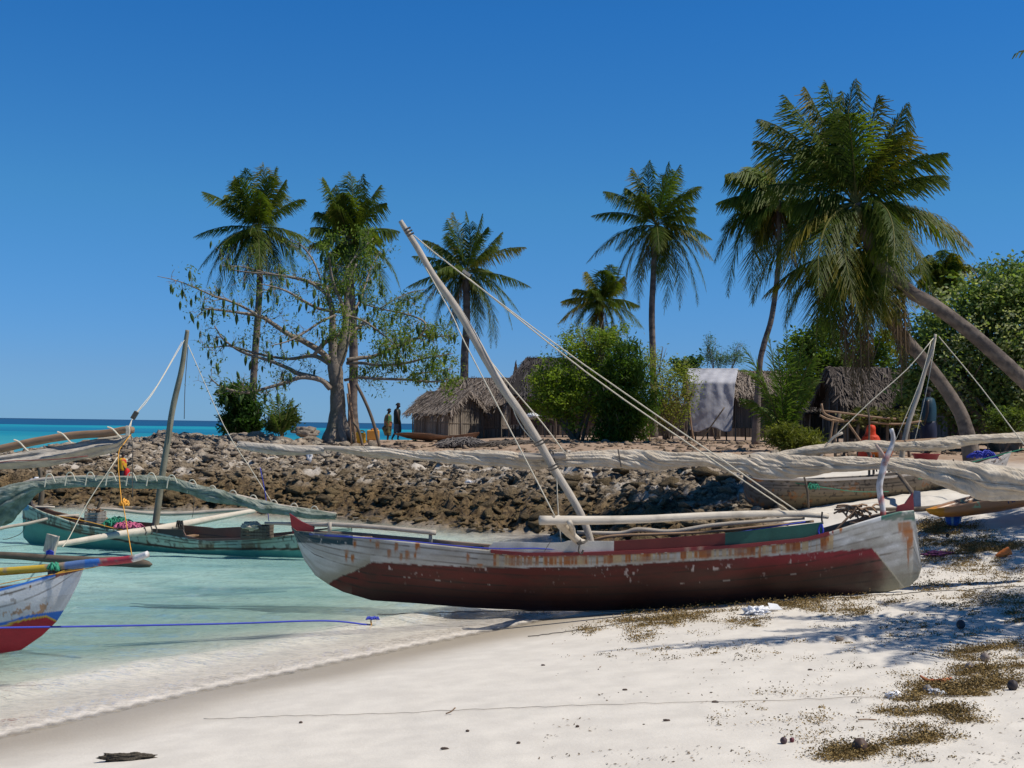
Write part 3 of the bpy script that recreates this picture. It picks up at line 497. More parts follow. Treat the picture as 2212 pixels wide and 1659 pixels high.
pole('bow_post', [(86, 1010), (89, 1040), (90, 1070), (84, 1106), (83, 1118)], 22.9, [4.5, 5, 6.2, 5.5, 5], 'darkwood', gr); pole('side_post', [(218, 1076), (210, 1105), (203, 1132)], 22.4, [2.6, 3, 3], 'darkwood', gr); pole('side_rail', [(166, 1125), (190, 1120), (218, 1117), (232, 1121)], 22.4, 3, 'brownwood', gr)
G1 = [(0, 1062), (40, 1048), (80, 1038), (160, 1032), (250, 1033), (347, 1034), (400, 1045), (453, 1061), (520, 1076), (590, 1093), (660, 1104), (726, 1112)]
G1 = [(-120, 1110), (-50, 1082)]+G1
yd = pole('yard', G1, 21.3, [4]*4+[5]*4+[6, 6.5, 7, 7, 6.6, 5], 'greywood', gr, 20.6, 8, 4)
rolled('sail', [(x, y+I(x, [(-120, 40), (0, 34), (60, 18), (100, 9), (347, 8), (728, 4)])) for x, y in G1], 21.25, 20.55, [30, 30, 26, 18, 8.5, 7.5, 7.5, 7.5, 8, 8.5, 8.5, 8, 7, 5], 'sailgreen', yd, 2, .8, .6, 900, 48, None, 8)
mb = MB()
for x in np.arange(105, 720, 44): y = I(x, G1); mb.tube(px([(x-9, y+16), (x-4, y-9), (x+6, y-11), (x+14, y+6)], 20.75), .011, 5, 3); mb.build('sail_tie', 'rope', yd); mb = MB()
bm = MB(); bm.tube(px([(104, 1178, 20.1), (150, 1172, 20.4), (250, 1155, 21.1), (317, 1147, 21.6), (372, 1137, 22.1), (460, 1120, 23), (549, 1103, 23.8)], 21), [.05, .05, .06, .075, .07, .06, .045], 9, 4, bumpy=.08); bo = bm.build('boom', 'palewood', gr, True)
mb = MB()
for x in (300, 312, 326, 336): y = I(x, [(250, 1155), (317, 1147), (372, 1137)]); mb.tube(px([(x, y-9), (x+3, y), (x+2, y+9)], 21.5), .012, 5, 3)
for x in (384, 388, 393): mb.tube(px([(x-3, y-5), (x, 1124), (x+4, 1150)], 22), .016, 5, 3)
mb.build('lashing', 'ropedark', bo)
mb = MB(); c = at(110, 1176, 20.1); mb.box(c, (.17, .09, .30), Matrix.Rotation(rad(14), 3, 'Y'), jit=.02); mb.build('float_post', 'greywood', gr)
mb = MB()
for k in range(6): mb.tube(px([(100, 1192+k*2.4), (108, 1189+k*2.4), (116, 1193+k*2.4)], 20), .012, 5, 3)
mb.build('float_binding', 'ropeblue', gr)
fo = MB(); fo.tube(px([(-420, 1196, 19.7), (-200, 1192, 19.7), (0, 1199, 19.6), (100, 1206, 19.5), (200, 1212, 19.4), (240, 1214, 19.4), (290, 1218, 19.35), (318, 1219, 19.3), (329, 1219, 19.3)], 19), [.05, .055, .055, .06, .07, .09, .10, .06, .01], 8, 5); fo.build('float', 'darkwood', gr, True)
pole('rear_boom', [(207, 1098), (250, 1101), (300, 1107), (350, 1110), (420, 1108), (500, 1102), (576, 1101)], 23.4, [2, 3.6, 4, 4.4, 4.4, 4, 2], 'greywood', gr, 24)
pole('front_boom', [(-60, 1165), (0, 1142), (60, 1131), (122, 1117), (170, 1113)], 21.6, [3.6, 3.6, 3.6, 3.4, 3.2], 'greywood', gr, 22.8); pole('oar', [(20, 1090), (60, 1094), (118, 1096)], 22.8, 2.4, 'palewood', gr)
rope('halyard', [(398, 735), (330, 850), (291, 897), (276, 930)], 21.8, gr, Db=13, rpx=1.3); rope('halyard', [(393, 738), (340, 832), (291, 896), (281, 928)], 21.8, gr, Db=13, rpx=1.1); MB().box(at(291, 897, 15.), (.05, .05, .10), Matrix.Rotation(rad(30), 3, 'Y')).build('pulley_block', 'ropedark', gr)
rope('backstay', [(406, 745), (484, 920), (540, 1010), (592, 1092)], 21.8, gr, Db=20.8, rpx=1.2); rope('vertical_line', [(406, 750), (400, 830), (398, 905)], 21.8, gr, 'ropedark', rpx=1.1); rope('blue_line', [(562, 1010), (572, 1060), (581, 1126)], 20.8, gr, 'ropeblue', rpx=1.2); rope('fishing_line', [(420, 1050), (418, 1100), (415, 1118)], 21.3, gr, 'ropedark', rpx=.9)
rope('yellow_line', [(120, 1113), (190, 1127), (250, 1142), (300, 1153)], 21.7, gr, 'ropeorange', rpx=1.2); rope('mooring_line', [(58, 1120), (48, 1150), (20, 1163), (6, 1165)], 22.6, gr, 'ropedark', rpx=1.); rope('stay', [(256, 985), (190, 1085), (150, 1160), (135, 1182)], 21, gr, Db=20, rpx=1.5)
# crates, nets
def crate(name, label, c, sz, yaw, open_top=True, m='greywood'):
    t = thing(name, label, 'crate', c-np.array([0, 0, sz[2]/2])); R = np.array(Matrix.Rotation(yaw, 3, 'Z')); mb = MB(); fb = MB()
    for k in range(4):
        a = k*pi/2; L = sz[0] if k % 2 == 0 else sz[1]; o = (sz[1] if k % 2 == 0 else sz[0])/2; Rk = R@np.array(Matrix.Rotation(a, 3, 'Z'))
        for j in range(4): mb.box(c+Rk@np.array([0, -o, sz[2]*(-.375+.25*j)]), (L, .015, sz[2]*.21), Rk, jit=.004)
        fb.box(c+Rk@np.array([L/2-.01, -o+.015, 0]), (.025, .025, sz[2]), Rk)
    mb.build('slats', m, t); fb.build('corner_posts', 'darkwood', t); MB().box(c-np.array([0, 0, sz[2]*.46]), (sz[0]*.96, sz[1]*.96, .02), R).build('base', 'darkwood', t)
    return t
cr1 = crate('wooden_crate', 'grey slatted fish crate in the bow of the green canoe', at(206, 1119, 22.35), (.36, .3, .22), .3)
mb = MB()
for k in range(14): a = random.uniform(0, 6.3); c = at(204+random.uniform(-14, 14), 1104+random.uniform(-3, 3), 22.35); mb.tube([c, c+np.array([math.cos(a), math.sin(a), .3])*.08], .012, 5, 1)
mb.build('contents', 'brownwood', cr1)
cr2 = crate('wooden_crate', 'dark crate topped with a white sack, stern of the green canoe', at(556, 1148, 20.85), (.44, .32, .22), -.2, m='darkwood')
def blob(name, c, sz, m, parent, col=None, seed=0, n=18, amp=.5, fr=2.5, label=None):
    u = np.linspace(0, pi, n); v = np.arange(2*n)/(2*n)*2*pi; U, Vv = np.meshgrid(u, v, indexing='ij'); d = np.stack([np.sin(U)*np.cos(Vv), np.sin(U)*np.sin(Vv), np.cos(U)], -1)
    r = 1+amp*(fbm(d[..., 0]*fr+seed*3.7, d[..., 1]*fr, d[..., 2]*fr, 4, seed)-.5)*2; P = d*r[..., None]*np.array(sz)+np.array(c); i = np.arange(n*2*n).reshape(n, 2*n); j = np.roll(i, -1, 1)
    F = np.stack([i[:-1].ravel(), j[:-1].ravel(), j[1:].ravel(), i[1:].ravel()], 1); V = P.reshape(-1, 3)
    return obj(name, V, F, m, parent, cols=np.tile(col, (len(V), 1)) if col is not None else None, uv=V[:, [0, 2]]*1., smooth=True, label=label)
blob('sack', at(543, 1136, 20.75), (.15, .14, .07), 'sail', cr2, seed=4, amp=.7, fr=3)
def heap(name, c, sz, n, r, m, parent=None, seed=0, arch=.04):
    rs = np.random.RandomState(seed); mb = MB()
    for k in range(n):
        p = np.array(c)+(rs.rand(3)-.5)*2*np.array(sz)*np.array([1, 1, 0])*.8; h = max(0, 1-((p[0]-c[0])/sz[0])**2-((p[1]-c[1])/sz[1])**2)**.5*sz[2]; a = rs.rand()*6.3; l = sz[0]*.5*rs.uniform(.4, 1)
        p[2] += h*rs.uniform(.4, 1); d = np.array([math.cos(a), math.sin(a), 0])*l; mb.tube([p-d-np.array([0, 0, h*.4]), p+np.array([0, 0, arch]), p+d-np.array([0, 0, h*.4])], r, 4, 3)
    return mb.build(name, m, parent, True)
tag(heap('fishing_net', at(254, 1136, 22.), (.26, .2, .13), 70, .010, 'ropegreen', seed=3), 'heap of green fishing net amidships in the green canoe', 'fishing net')
tag(heap('fishing_net', at(277, 1141, 21.7), (.24, .16, .09), 60, .010, m_plain('pink_net', (.55, .13, .24), .8), seed=5), 'small pink net heap beside the green net', 'fishing net')
# ---------- white, blue and red canoe at the frame edge ----------
lf = thing('outrigger_canoe', 'canoe bow painted white, blue, yellow and bright red, cut by the frame edge', 'boat', at(40, 1400, 12.2), 'outrigger sailing canoes of the village')
sh3 = [(-1150, 1230), (-1000, 1262), (-500, 1320), (-200, 1304), (0, 1272), (61, 1256), (122, 1237), (160, 1225), (180, 1218)]
bt3 = [(-1152, 1240), (-1100, 1330), (-1000, 1400), (-700, 1440), (-300, 1436), (0, 1412), (46, 1404), (91, 1373), (122, 1343), (134, 1325), (152, 1294), (171, 1256), (182, 1224)]
H3 = Hull(sh3, bt3, -1150, 12.6, 182, 12.1, .34, 2.6)
def paint3(x, y, u, q, inn, V):
    n = len(x); nz = fbm(q*5, u*6, 0, 4, 91); n2 = fbm(q*26, u*12, 0, 3, 92); c = np.tile((.64, .64, .63), (n, 1)); c = mixc(c, (.48, .47, .46), sst(.45, .65, nz)*.6); c = mixc(c, (.72, .73, .75), (np.abs(y-1275+(x-60)*.1) < 18)*.6)
    c = seams(c, u, q, (.9, .72), w=.005); sp = sst(.57, .62, n2)*(1-sst(12, 26, np.abs(y-1325-(60-x)*.16)))*(x < 110); c = mixc(c, (.40, .19, .06), sp*.8); c = mixc(c, (.2, .16, .13), sst(.66, .7, n2)*(x < 40)*.6)
    a = I(x, [(-1200, 1340), (-100, 1356), (0, 1345), (61, 1329), (112, 1322), (136, 1319)]); ye = I(x, [(-1200, 1350), (-100, 1364), (0, 1352), (50, 1337), (100, 1329), (124, 1341), (125, 1500)]); b = ye+3.5
    c = mixc(c, (.03, .16, .55), sst(-.6, .6, y-a)); c = mixc(c, (.62, .40, .05), sst(-.5, .5, y-ye)); c = mixc(c, (.42, .02, .035), sst(-.5, .5, y-b-.8)); c = mixc(c, (.08, .03, .03), sst(.60, .66, nz)*sst(1384, 1396, y))
    ys = I(x, sh3); c = mixc(c, (.03, .17, .58), (1-sst(5.5, 7, y-ys))*(x < 122)); k = (x >= 120)*(y < I(x, [(120, 1247), (176, 1231)])+1); c = mixc(c, (.16, .06, .05), k*1.); c = mixc(c, (.5, .3, .05), k*(np.abs(y-I(x, [(120, 1238), (176, 1225)])) < 2))
    c = mixc(c, (.3, .23, .18), (inn > .5)*1.); return weather(c, V)
H3.mesh('hull', lf, paint3, 900, 40); H3.thwarts(lf, (.86, .92))
bw = MB(); L = [(-300, 1262, 12.5), (-100, 1242, 12.3), (0, 1235, 12.2), (103, 1227, 12.1), (180, 1218, 12.05), (214, 1215, 12.), (286, 1207, 11.9), (319, 1197, 11.85)]
P, Fc, uvv = tube(px(L, 12), [.045, .042, .04, .04, .042, .04, .036, .032], 10, 14, .05); x_, _y = proj(P); nz = fbm(P[:, 0]*16, P[:, 2]*16, P[:, 1]*16, 3, 3)
c = np.tile((.33, .25, .18), (len(P), 1)); c[x_ < 100] = (.62, .42, .05); c[(x_ >= 183) & (x_ < 214)] = (.05, .17, .5); c[(x_ > 140) & (x_ < 183)] = (.12, .2, .4); c[(x_ >= 214) & (x_ < 286)] = (.42, .05, .07); c[x_ >= 286] = (.68, .67, .66); c = mixc(c, (.32, .25, .2), sst(.6, .66, nz)*.8)
bw.add(P, Fc, uvv, c); bw.build('bowsprit', 'paint', lf, True)
heap('lashing', at(118, 1232, 12.05), (.06, .05, .05), 26, .012, 'ropegreen', lf, 7, .03); MB().box(at(120, 1243, 12.1), (.12, .1, .09)).build('chock', 'darkwood', lf)
rope('bow_line', [(-100, 1290), (0, 1262), (100, 1243), (200, 1226), (262, 1212), (318, 1199)], 12., lf, 'ropeorange', rpx=1.3)
sp = [(-200, 1012), (-60, 984), (0, 970), (90, 951), (165, 940), (230, 936), (268, 929), (286, 929)]
yd3 = pole('yard', sp, 12.6, [9, 9, 8.7, 8.7, 8.7, 8.4, 8, 7.5], 'brownwood', lf, 12.3, 10)
mb = MB()
for x in (38, 132, 240): y = I(x, sp); mb.tube(px([(x-8, y-12), (x+4, y-7), (x+18, y+8), (x+24, y+13)], 12.3), .009, 5, 3)
for k in range(5): mb.tube(px([(272+k*1.5, 920), (274+k*1.5, 930), (272+k*1.5, 941)], 12.2), .009, 5, 3)
mb.build('lashing', 'rope', yd3)
# hanging sail below the yard
n, k = 110, 26; tt = np.linspace(0, 1, n); sx = -200+tt*(484); topc = [(-200, 1024), (0, 984), (100, 968), (165, 957), (222, 945), (262, 940), (284, 937)]; botc = [(-200, 1050), (0, 1014), (60, 1012), (107, 1008), (187, 990), (240, 979), (254, 975), (270, 955), (284, 938)]; V = []
for i, x in enumerate(sx):
    for j in range(k):
        v = j/(k-1); y = I(x, topc)*(1-v)+I(x, botc)*v; f = math.sin(v*11+3.2*fbm(x*.006, 0, 0, 2, 14)+x*.004)*.035*math.sin(pi*min(1, v+.1))+.05*(fbm(x*.02, v*5, 0, 3, 15)-.5)+.10*math.sin(pi*v); p = at(x, y, 12.45-f); V.append(p)
V = np.array(V); o = obj('sail', V, quads(n, k), 'sailold', yd3, uv=np.stack([np.tile(np.arange(k)/k*.5, n), np.repeat(tt*6, k)], 1), smooth=True); o.modifiers.new('thick', 'SOLIDIFY').thickness = .006
rope('sail_seam', [(-50, 1008), (20, 996), (110, 993), (190, 985)], 12.3, yd3, m_plain('seam_red', (.22, .05, .04), .9), rpx=1.3)
rope('orange_sheet', [(283, 938), (268, 958), (255, 985), (262, 1080), (266, 1090), (276, 1150), (286, 1206)], 12.3, lf, 'ropeorange', Db=11.9, rpx=1.5); heap('orange_tangle', at(268, 1092, 12.1), (.045, .03, .05), 16, .008, 'ropeorange', lf, 9, .02)
rope('black_line', [(281, 935), (286, 960), (286, 1040), (287, 1076)], 12.3, lf, 'ropedark', rpx=1.3)
# ---------- grey canoe on the sand, right ----------
g4 = thing('outrigger_canoe', 'unpainted grey plank sailing canoe on the sand by the leaning palm', 'boat', at(1850, 1098, 23), 'outrigger sailing canoes of the village')
sh4 = [(1607, 1020), (1618, 1028), (1640, 1034), (1785, 1037), (1926, 1030), (2031, 1016), (2102, 1006), (2155, 988), (2183, 974)]
bt4 = [(1606, 1024), (1606, 1060), (1611, 1080), (1630, 1096), (1680, 1101), (1750, 1103), (1850, 1100), (1961, 1091), (2060, 1075), (2112, 1062), (2150, 1042), (2170, 1015), (2184, 978)]
H4 = Hull(sh4, bt4, 1607, 22., 2183, 23.6, .36, 2.6)
def paint4(x, y, u, q, inn, V):
    n = len(x); nz = fbm(q*4, u*6, 0, 4, 101); n2 = fbm(q*22, u*14, 0, 3, 102); c = np.tile((.20, .155, .11), (n, 1)); c = mixc(c, (.28, .23, .18), sst(.45, .7, nz)*sst(.6, .8, u)); c = mixc(c, (.15, .11, .045), (1-sst(.4, .7, u))*.7)
    c = mixc(c, (.045, .06, .08), (1-sst(1625, 1720, x+60*(nz-.5)))*.75); c = mixc(c, (.45, .43, .42), sst(2110, 2150, x)*.8); c = seams(c, u, q, (.92, .80, .69, .58, .46, .34, .22), (.03, .025, .02), .008)
    c = mixc(c, (.03, .02, .015), sst(.64, .68, n2)*.8); c = mixc(c, (.28, .11, .03), sst(.62, .68, nz)*sst(.5, .6, n2)*.8); c = mixc(c, (.12, .10, .085), (inn > .5)*1.); return weather(c, V)
H4.mesh('hull', g4, paint4, 420, 30); H4.thwarts(g4, (.2, .35, .5, .65, .8), 'darkwood')
mb = MB(); xs = np.linspace(1625, 2150, 60); H4.strip(mb, xs, [I(x, sh4)-2 for x in xs], [I(x, sh4)+2.5 for x in xs], .04, lambda x, _: (.46, .40, .34), .01); mb.build('gunwale', 'paint', g4)
pole('mast', [(2021, 722), (2012, 760), (1998, 800), (1984, 850), (1965, 905), (1952, 960), (1944, 1024)], 23, [3, 4, 4.6, 5, 5.4, 6, 6.4], 'greywood', g4)
Y4 = [(1560, 992), (1609, 989), (1700, 979), (1785, 966), (1870, 961), (1943, 956), (2020, 951), (2102, 948), (2212, 943), (2330, 936)]
yd4 = pole('yard', Y4, 22.6, 5, 'brownwood', g4, 22.9); rolled('sail', [(x, y+I(x, [(1560, 3), (1900, 3), (1990, 14), (2030, 9), (2090, 2), (2400, 1)])) for x, y in Y4], 22.5, 22.8, [5, 6, 7.5, 9, 9, 7, 9, 7.5, 7, 6.5], 'sail', yd4, 2, 2.2, .5, 600, 36, None, 5)
rope('stay', [(2020, 726), (1960, 797), (1880, 868), (1783, 962)], 23, g4, Db=22.5, rpx=1.5); rope('stay', [(2028, 727), (2120, 838), (2212, 960), (2290, 1050)], 23, g4, Db=20.5, rpx=1.5); rope('halyard', [(2022, 730), (2000, 850), (1975, 955)], 23, g4, Db=22.6, rpx=1.1); rope('halyard', [(2012, 735), (1985, 830), (1935, 950)], 23, g4, Db=22.6, rpx=1.1)
pole('boom', [(1930, 1012, 22.9), (1950, 1036, 22.2), (1966, 1058, 21.5), (1978, 1074, 21.)], 22, [4, 4.5, 5, 5], 'darkwood', g4); MB().box(at(1981, 1080, 20.95), (.10, .07, .30), jit=.01).build('float_post', m_plain('blue_grey_wood', (.12, .16, .24), .8), g4)
pole('float', [(1840, 1100, 21.), (1920, 1100, 20.9), (1990, 1099, 20.9), (2040, 1092, 20.95), (2120, 1078, 21.2)], 21, [1.5, 4, 5, 4, 2], 'darkwood', g4)
pole('steering_pole', [(1726, 1005), (1737, 1030), (1744, 1060), (1747, 1098)], 21.8, [2, 2, 2.6, 2], 'darkwood', g4)
rope('green_line', [(1780, 1041), (1990, 1034), (2080, 1004), (2212, 969), (2300, 946)], 22.6, g4, 'ropegreen', rpx=1.3); rope('green_line', [(1700, 1040), (1780, 1053), (1850, 1062), (1920, 1062)], 22, g4, 'ropegreen', rpx=1.)
heap('green_tangle', at(1756, 1058, 22.), (.12, .08, .1), 24, .008, 'ropegreen', g4, 2); heap('blue_tangle', at(2124, 990, 23.), (.25, .12, .12), 40, .014, 'ropeblue', g4, 12)
# ---------- kayak ----------
kt = thing('kayak', 'orange sit-on kayak lying on the sand beside the grey canoe', 'kayak', at(2150, 1100, 19.5))
sk_ = [(2000, 1100), (2020, 1100), (2060, 1094), (2120, 1083), (2165, 1074), (2190, 1070), (2230, 1062), (2330, 1042), (2420, 1010)]
bk_ = [(1999, 1102), (2008, 1110), (2031, 1117), (2080, 1116), (2150, 1107), (2212, 1095), (2300, 1078), (2380, 1050), (2421, 1015)]
HK = Hull(sk_, bk_, 2000, 19., 2420, 19.7, .34, 2.2, .03)
def paintk(x, y, u, q, inn, V):
    n = len(x); c = np.tile((.36, .15, .035), (n, 1)); c = mixc(c, (.60, .27, .02), (1-sst(2010, 2075, x))*.9+.0*u); c = mixc(c, (.60, .27, .03), (u > .93)*(x > 2150)*.8); c = mixc(c, (.33, .20, .13), (x > 2040)*sst(.3, .6, u)*.6)
    tri = (np.abs(x-2111-(y-1094)*-.25) < (y-1082)*.62)*(y > 1082)*(y < 1097); hol = (np.abs(x-2111) < 3)*(y > 1087)*(y < 1093); c = mixc(c, (.22, .42, .25), tri*(1-hol)*.9); return c
m_k = m_attr('kayak_plastic', .35, 30, .12, .05, .003, .5); HK.mesh('hull', kt, paintk, 300, 26, .05, m_k, .7, .9)
a = HK.inpl(2146, 1082, HK.beam(HK.inpl(2146, 1082)[0])); tx = bpy.data.curves.new('lettering', 'FONT'); tx.body = 'YLUBO'; tx.size = .15; tx.extrude = .004; to = bpy.data.objects.new('lettering', tx); COL.objects.link(to)
q0, q1 = HK.inpl(2144, 1086), HK.inpl(2172, 1078); b0 = float(HK.beam(q0[0])); pA = HK.P(np.array([q0[0]]), np.array([b0+.012]), np.array([q0[1]-.0]))[0]
sl = math.atan2(q1[1]-q0[1], q1[0]-q0[0]); yw = math.atan2(HK.d[1], HK.d[0]); to.matrix_world = Matrix.Translation(pA)@Matrix.Rotation(yw, 4, 'Z')@Matrix.Rotation(rad(90), 4, 'X')@Matrix.Rotation(sl, 4, 'Z'); tx.materials.append(m_plain('ink', (.02, .02, .08), .5)); mw = to.matrix_world.copy(); tm_ = bpy.data.meshes.new_from_object(to.evaluated_get(bpy.context.evaluated_depsgraph_get())); bpy.data.objects.remove(to); tm_.transform(mw); to = bpy.data.objects.new('lettering', tm_); COL.objects.link(to); to.parent = kt; to.matrix_parent_inverse = Matrix.Translation(-kt.location)
mb = MB(); mb.tube(px([(2121, 1078), (2122, 1068), (2126, 1062)], 19.1), .012, 5, 3); mb.build('carry_handle', 'ropedark', kt)
# ================= palms =================
def frond(P0, P1, bul, Lm, name, parent, n=46, base=(.035, .075, .018), tipc=(.10, .13, .03), w=.05, droop=.55, rr=.022, dead=False, rs=RS, side=0., tw=0.):
    P0 = np.array(P0, float); P1 = np.array(P1, float); ln = np.linalg.norm(P1-P0); up = np.array([0, 0, 1.]); ctl = (P0+P1)/2+up*bul*ln+np.array([side*ln, 0, 0])
    t = np.linspace(0, 1, 14)[:, None]; R = (1-t)**2*P0+2*t*(1-t)*ctl+t*t*P1; mb = MB(); mb.tube(R, rr*(1-.85*t[:, 0])+.004, 5, 1, col=(.20, .19, .06) if not dead else (.22, .15, .09))
    tl = np.linspace(.10, .995, n)+rs.uniform(-.004, .004, n); tl = np.clip(tl, 0, 1)[:, None]; B = (1-tl)**2*P0+2*tl*(1-tl)*ctl+tl*tl*P1; T = 2*(1-tl)*(ctl-P0)+2*tl*(P1-ctl); T /= np.linalg.norm(T, axis=1)[:, None]
    S = np.cross(T, up); sn = np.linalg.norm(S, axis=1)[:, None]; S = np.where(sn > .15, S/np.maximum(sn, .15), np.array([1., 0, 0])); S /= np.linalg.norm(S, axis=1)[:, None]
    if tw: N = np.cross(S, T); S = S*math.cos(tw)+N*math.sin(tw)
    tt = tl[:, 0]; L = Lm*np.clip(np.sin(pi*(tt*.78+.17)), 0, 1)**.8*(1-.4*sst(.75, 1, tt)); V = []; Fs = []; C = []; k = 0
    d0_ = droop
    for sg in (-1, 1):
        droop = d0_
        Lr = (L*rs.uniform(.7, 1.15, n)*(rs.rand(n) > (.35 if dead else .03)))[:, None]; droop = droop*(1-.8*np.clip(-T[:, 2:3], 0, 1)) if not dead else droop; d = T*(.68+.4*tl)+S*sg*(.82-.4*tl)-up*(droop*.35)+rs.uniform(-.17, .17, (n, 3)); d /= np.linalg.norm(d, axis=1)[:, None]
        d2 = d*(1-.45*droop)-up*droop*rs.uniform(.8, 1.4, (n, 1)); d2 /= np.linalg.norm(d2, axis=1)[:, None]
        m1 = B+d*Lr*.45; e = m1+d2*Lr*.55; ww = w*(.7+.3*np.sin(pi*tl)); V.append(np.stack([B-T*ww*.35, B+T*ww*.35, m1+T*ww*.5, m1-T*ww*.5, e+T*.006, e-T*.006], 1).reshape(-1, 3))
        i = np.arange(n)*6+k; Fs.append(np.stack([i, i+1, i+2, i+3], 1)); Fs.append(np.stack([i+3, i+2, i+4, i+5], 1)); k += 6*n
        c0 = np.array(base)*rs.uniform(.75, 1.3, (n, 1)); c1 = np.array(tipc)*rs.uniform(.7, 1.3, (n, 1)); C.append(np.stack([c0, c0, c0*.7+c1*.3, c0*.7+c1*.3, c1, c1], 1).reshape(-1, 3))
    mb.add(np.vstack(V), np.vstack(Fs).tolist(), None, np.vstack(C)); return mb.build(name, 'palm', parent)
CG = (.042, .085, .013); CT = (.135, .165, .022); CY_ = (.32, .25, .03)
def palm(label, trunk, tr, cen, D, tips, extra=8, dead=0, Lm=1.0, w=.046, n=84, nuts=5, rt=.16, seed=1, back=.8, fl=None, group='coconut palms around the village', gtrunk=True, tint=1.):
    rs = np.random.RandomState(seed); TP = [at(p[0], p[1], p[2] if len(p) > 2 else D) for p in trunk]; b = TP[-1]
    if gtrunk: b = np.array([b[0], b[1], min(b[2], gz(b[0], b[1])-.05)]); TP[-1] = b
    t = thing('coconut_palm', label, 'palm tree', b, group); r = np.interp(np.linspace(0, 1, len(TP)), [0, .1, .85, 1], [rt*.8, rt*.85, rt*1.05, rt*1.5])
    V, Fc, uvv = tube(TP, r, 12, 14, .05); cc = np.array([.175, .14, .115])*(.75+.5*fbm(V[:, 0]*3, V[:, 1]*3, V[:, 2]*16, 3, seed))[:, None]; cc = mixc(cc, (.10, .08, .07), sst(.55, .62, vn(V[:, 2]*11+V[:, 0]*2, V[:, 1]*2)))
    obj('trunk', V, Fc, MA['bark'], t, cc, uvv, True); c = at(cen[0], cen[1], D); tips = list(tips)
    fl = fl or Dscale(D)
    for i, tp in enumerate(tips):
        P = at(tp[0], tp[1], D+(tp[2] if len(tp) > 2 else rs.uniform(-1, 1)*back*.9)); dx = tp[0]-cen[0]; dy = cen[1]-tp[1]; dn = dy < -20
        bul = (.06 if dy > abs(dx) else .20 if dy > -abs(dx)*.4 else .26)+rs.uniform(-.03, .04); yl = rs.rand(); base = np.array(CG)*tint; tc = np.array(CT if yl < .75 else CY_)*tint
        if dn and rs.rand() < .5: base = base*np.array([1.5, 1.15, .9])
        sd_ = 0. if abs(dx) > 25 else .12*np.sign(dx+.1)
        if dy < -abs(dx)*.8: sd_ = .18*np.sign(dx+rs.uniform(-1, 1)*12)
        frond(c+rs.uniform(-.06, .06, 3), P, bul, Lm, 'frond', t, n, base, tc, w, rs.uniform(.5, 1.05), rs=rs, side=sd_, tw=rs.uniform(-.5, .5))
    Rm = np.mean([math.hypot(a[0]-cen[0], a[1]-cen[1]) for a in tips])*D/FP
    for i in range(extra+9):                  # fronds leaning towards and away from the viewer
        a = rs.uniform(0, 2*pi); el = rs.uniform(-1.2, 1.1); v = np.array([math.cos(a)*math.cos(el)*.55, math.sin(a)*math.cos(el), math.sin(el)*.85])*Rm; frond(c, c+v, .22, Lm, 'frond', t, n, np.array(CG)*rs.uniform(.8, 1.3)*tint, CT, w, rs.uniform(.4, .8), rs=rs, tw=rs.uniform(-.4, .4))
    for i in range(dead):
        a = rs.uniform(0, 2*pi); e = c+np.array([math.cos(a)*.35, math.sin(a)*.35, 0])*Rm+np.array([0, 0, -rs.uniform(.75, 1.1)*Rm]); frond(c-np.array([0, 0, .2]), e, .1, Lm*.8, 'dead_frond', t, n, (.13, .08, .045), (.19, .13, .075), w*.8, 1.3, rs=rs, dead=True)
    for i in range(nuts):
        a = i*2*pi/nuts+.4; p = c+np.array([math.cos(a)*.2, math.sin(a)*.2, -.22-.06*(i % 2)]); blob('coconut', p, (.11, .11, .14), 'skin', t, (.13, .12, .03), i, 8, .08)
    return t
def Dscale(D): return 1.
palm('tall palm standing furthest left behind the bare pod tree', [(557, 500), (561, 600), (557, 680), (550, 780), (546, 860), (545, 915)], None, (557, 495), 58, [(439, 414), (420, 511), (428, 584), (447, 617), (471, 637), (508, 381), (569, 353), (617, 389), (656, 430), (674, 523), (670, 564), (589, 678), (548, 666), (605, 629), (500, 645), (532, 365), (597, 361), (470, 560), (640, 600)], 9, 2, seed=2, rt=.17)
palm('palm directly behind the pod tree trunk, fronds ragged at the top', [(752, 520), (757, 620), (762, 700), (764, 800), (762, 880), (765, 938)], None, (752, 515), 54, [(699, 385), (682, 458), (756, 373), (821, 401), (833, 438), (861, 499), (865, 625), (833, 657), (674, 491), (670, 531), (784, 665), (719, 640), (743, 637), (784, 377), (727, 401), (700, 600), (720, 440), (790, 430)], 9, 2, seed=3, rt=.2)
palm('palm rising behind the small thatched huts, crossed by the mast stays', [(1007, 590), (1008, 700), (1004, 760), (1003, 820), (1003, 900)], None, (1007, 588), 66, [(915, 518), (878, 621), (883, 665), (892, 553), (979, 460), (1007, 457), (1042, 462), (1084, 502), (1135, 534), (1145, 619), (1124, 679), (1107, 712), (1072, 750), (1060, 752), (941, 707), (988, 724), (1025, 759), (904, 698), (967, 476)], 8, 3, seed=4, rt=.22, Lm=.95)
palm('tall slender palm standing between the leafy bush and the tarp hut', [(1417, 490), (1411, 600), (1408, 680), (1410, 760), (1412, 860), (1412, 925)], None, (1417, 486), 60, [(1305, 413), (1279, 466), (1267, 568), (1327, 631), (1366, 364), (1403, 347), (1444, 350), (1512, 403), (1536, 515), (1541, 563), (1526, 631), (1507, 660), (1468, 670), (1434, 680), (1381, 665), (1347, 660), (1468, 357), (1410, 651), (1330, 540), (1500, 470)], 8, 1, seed=5, rt=.16)
palm('small palm crown just above the green bush', [(1298, 655), (1300, 760), (1300, 900)], None, (1298, 651), 70, [(1213, 651), (1206, 699), (1267, 588), (1318, 573), (1347, 597), (1390, 709), (1356, 728), (1245, 704), (1293, 724), (1325, 735), (1380, 660), (1240, 625)], 6, 3, seed=6, rt=.16)
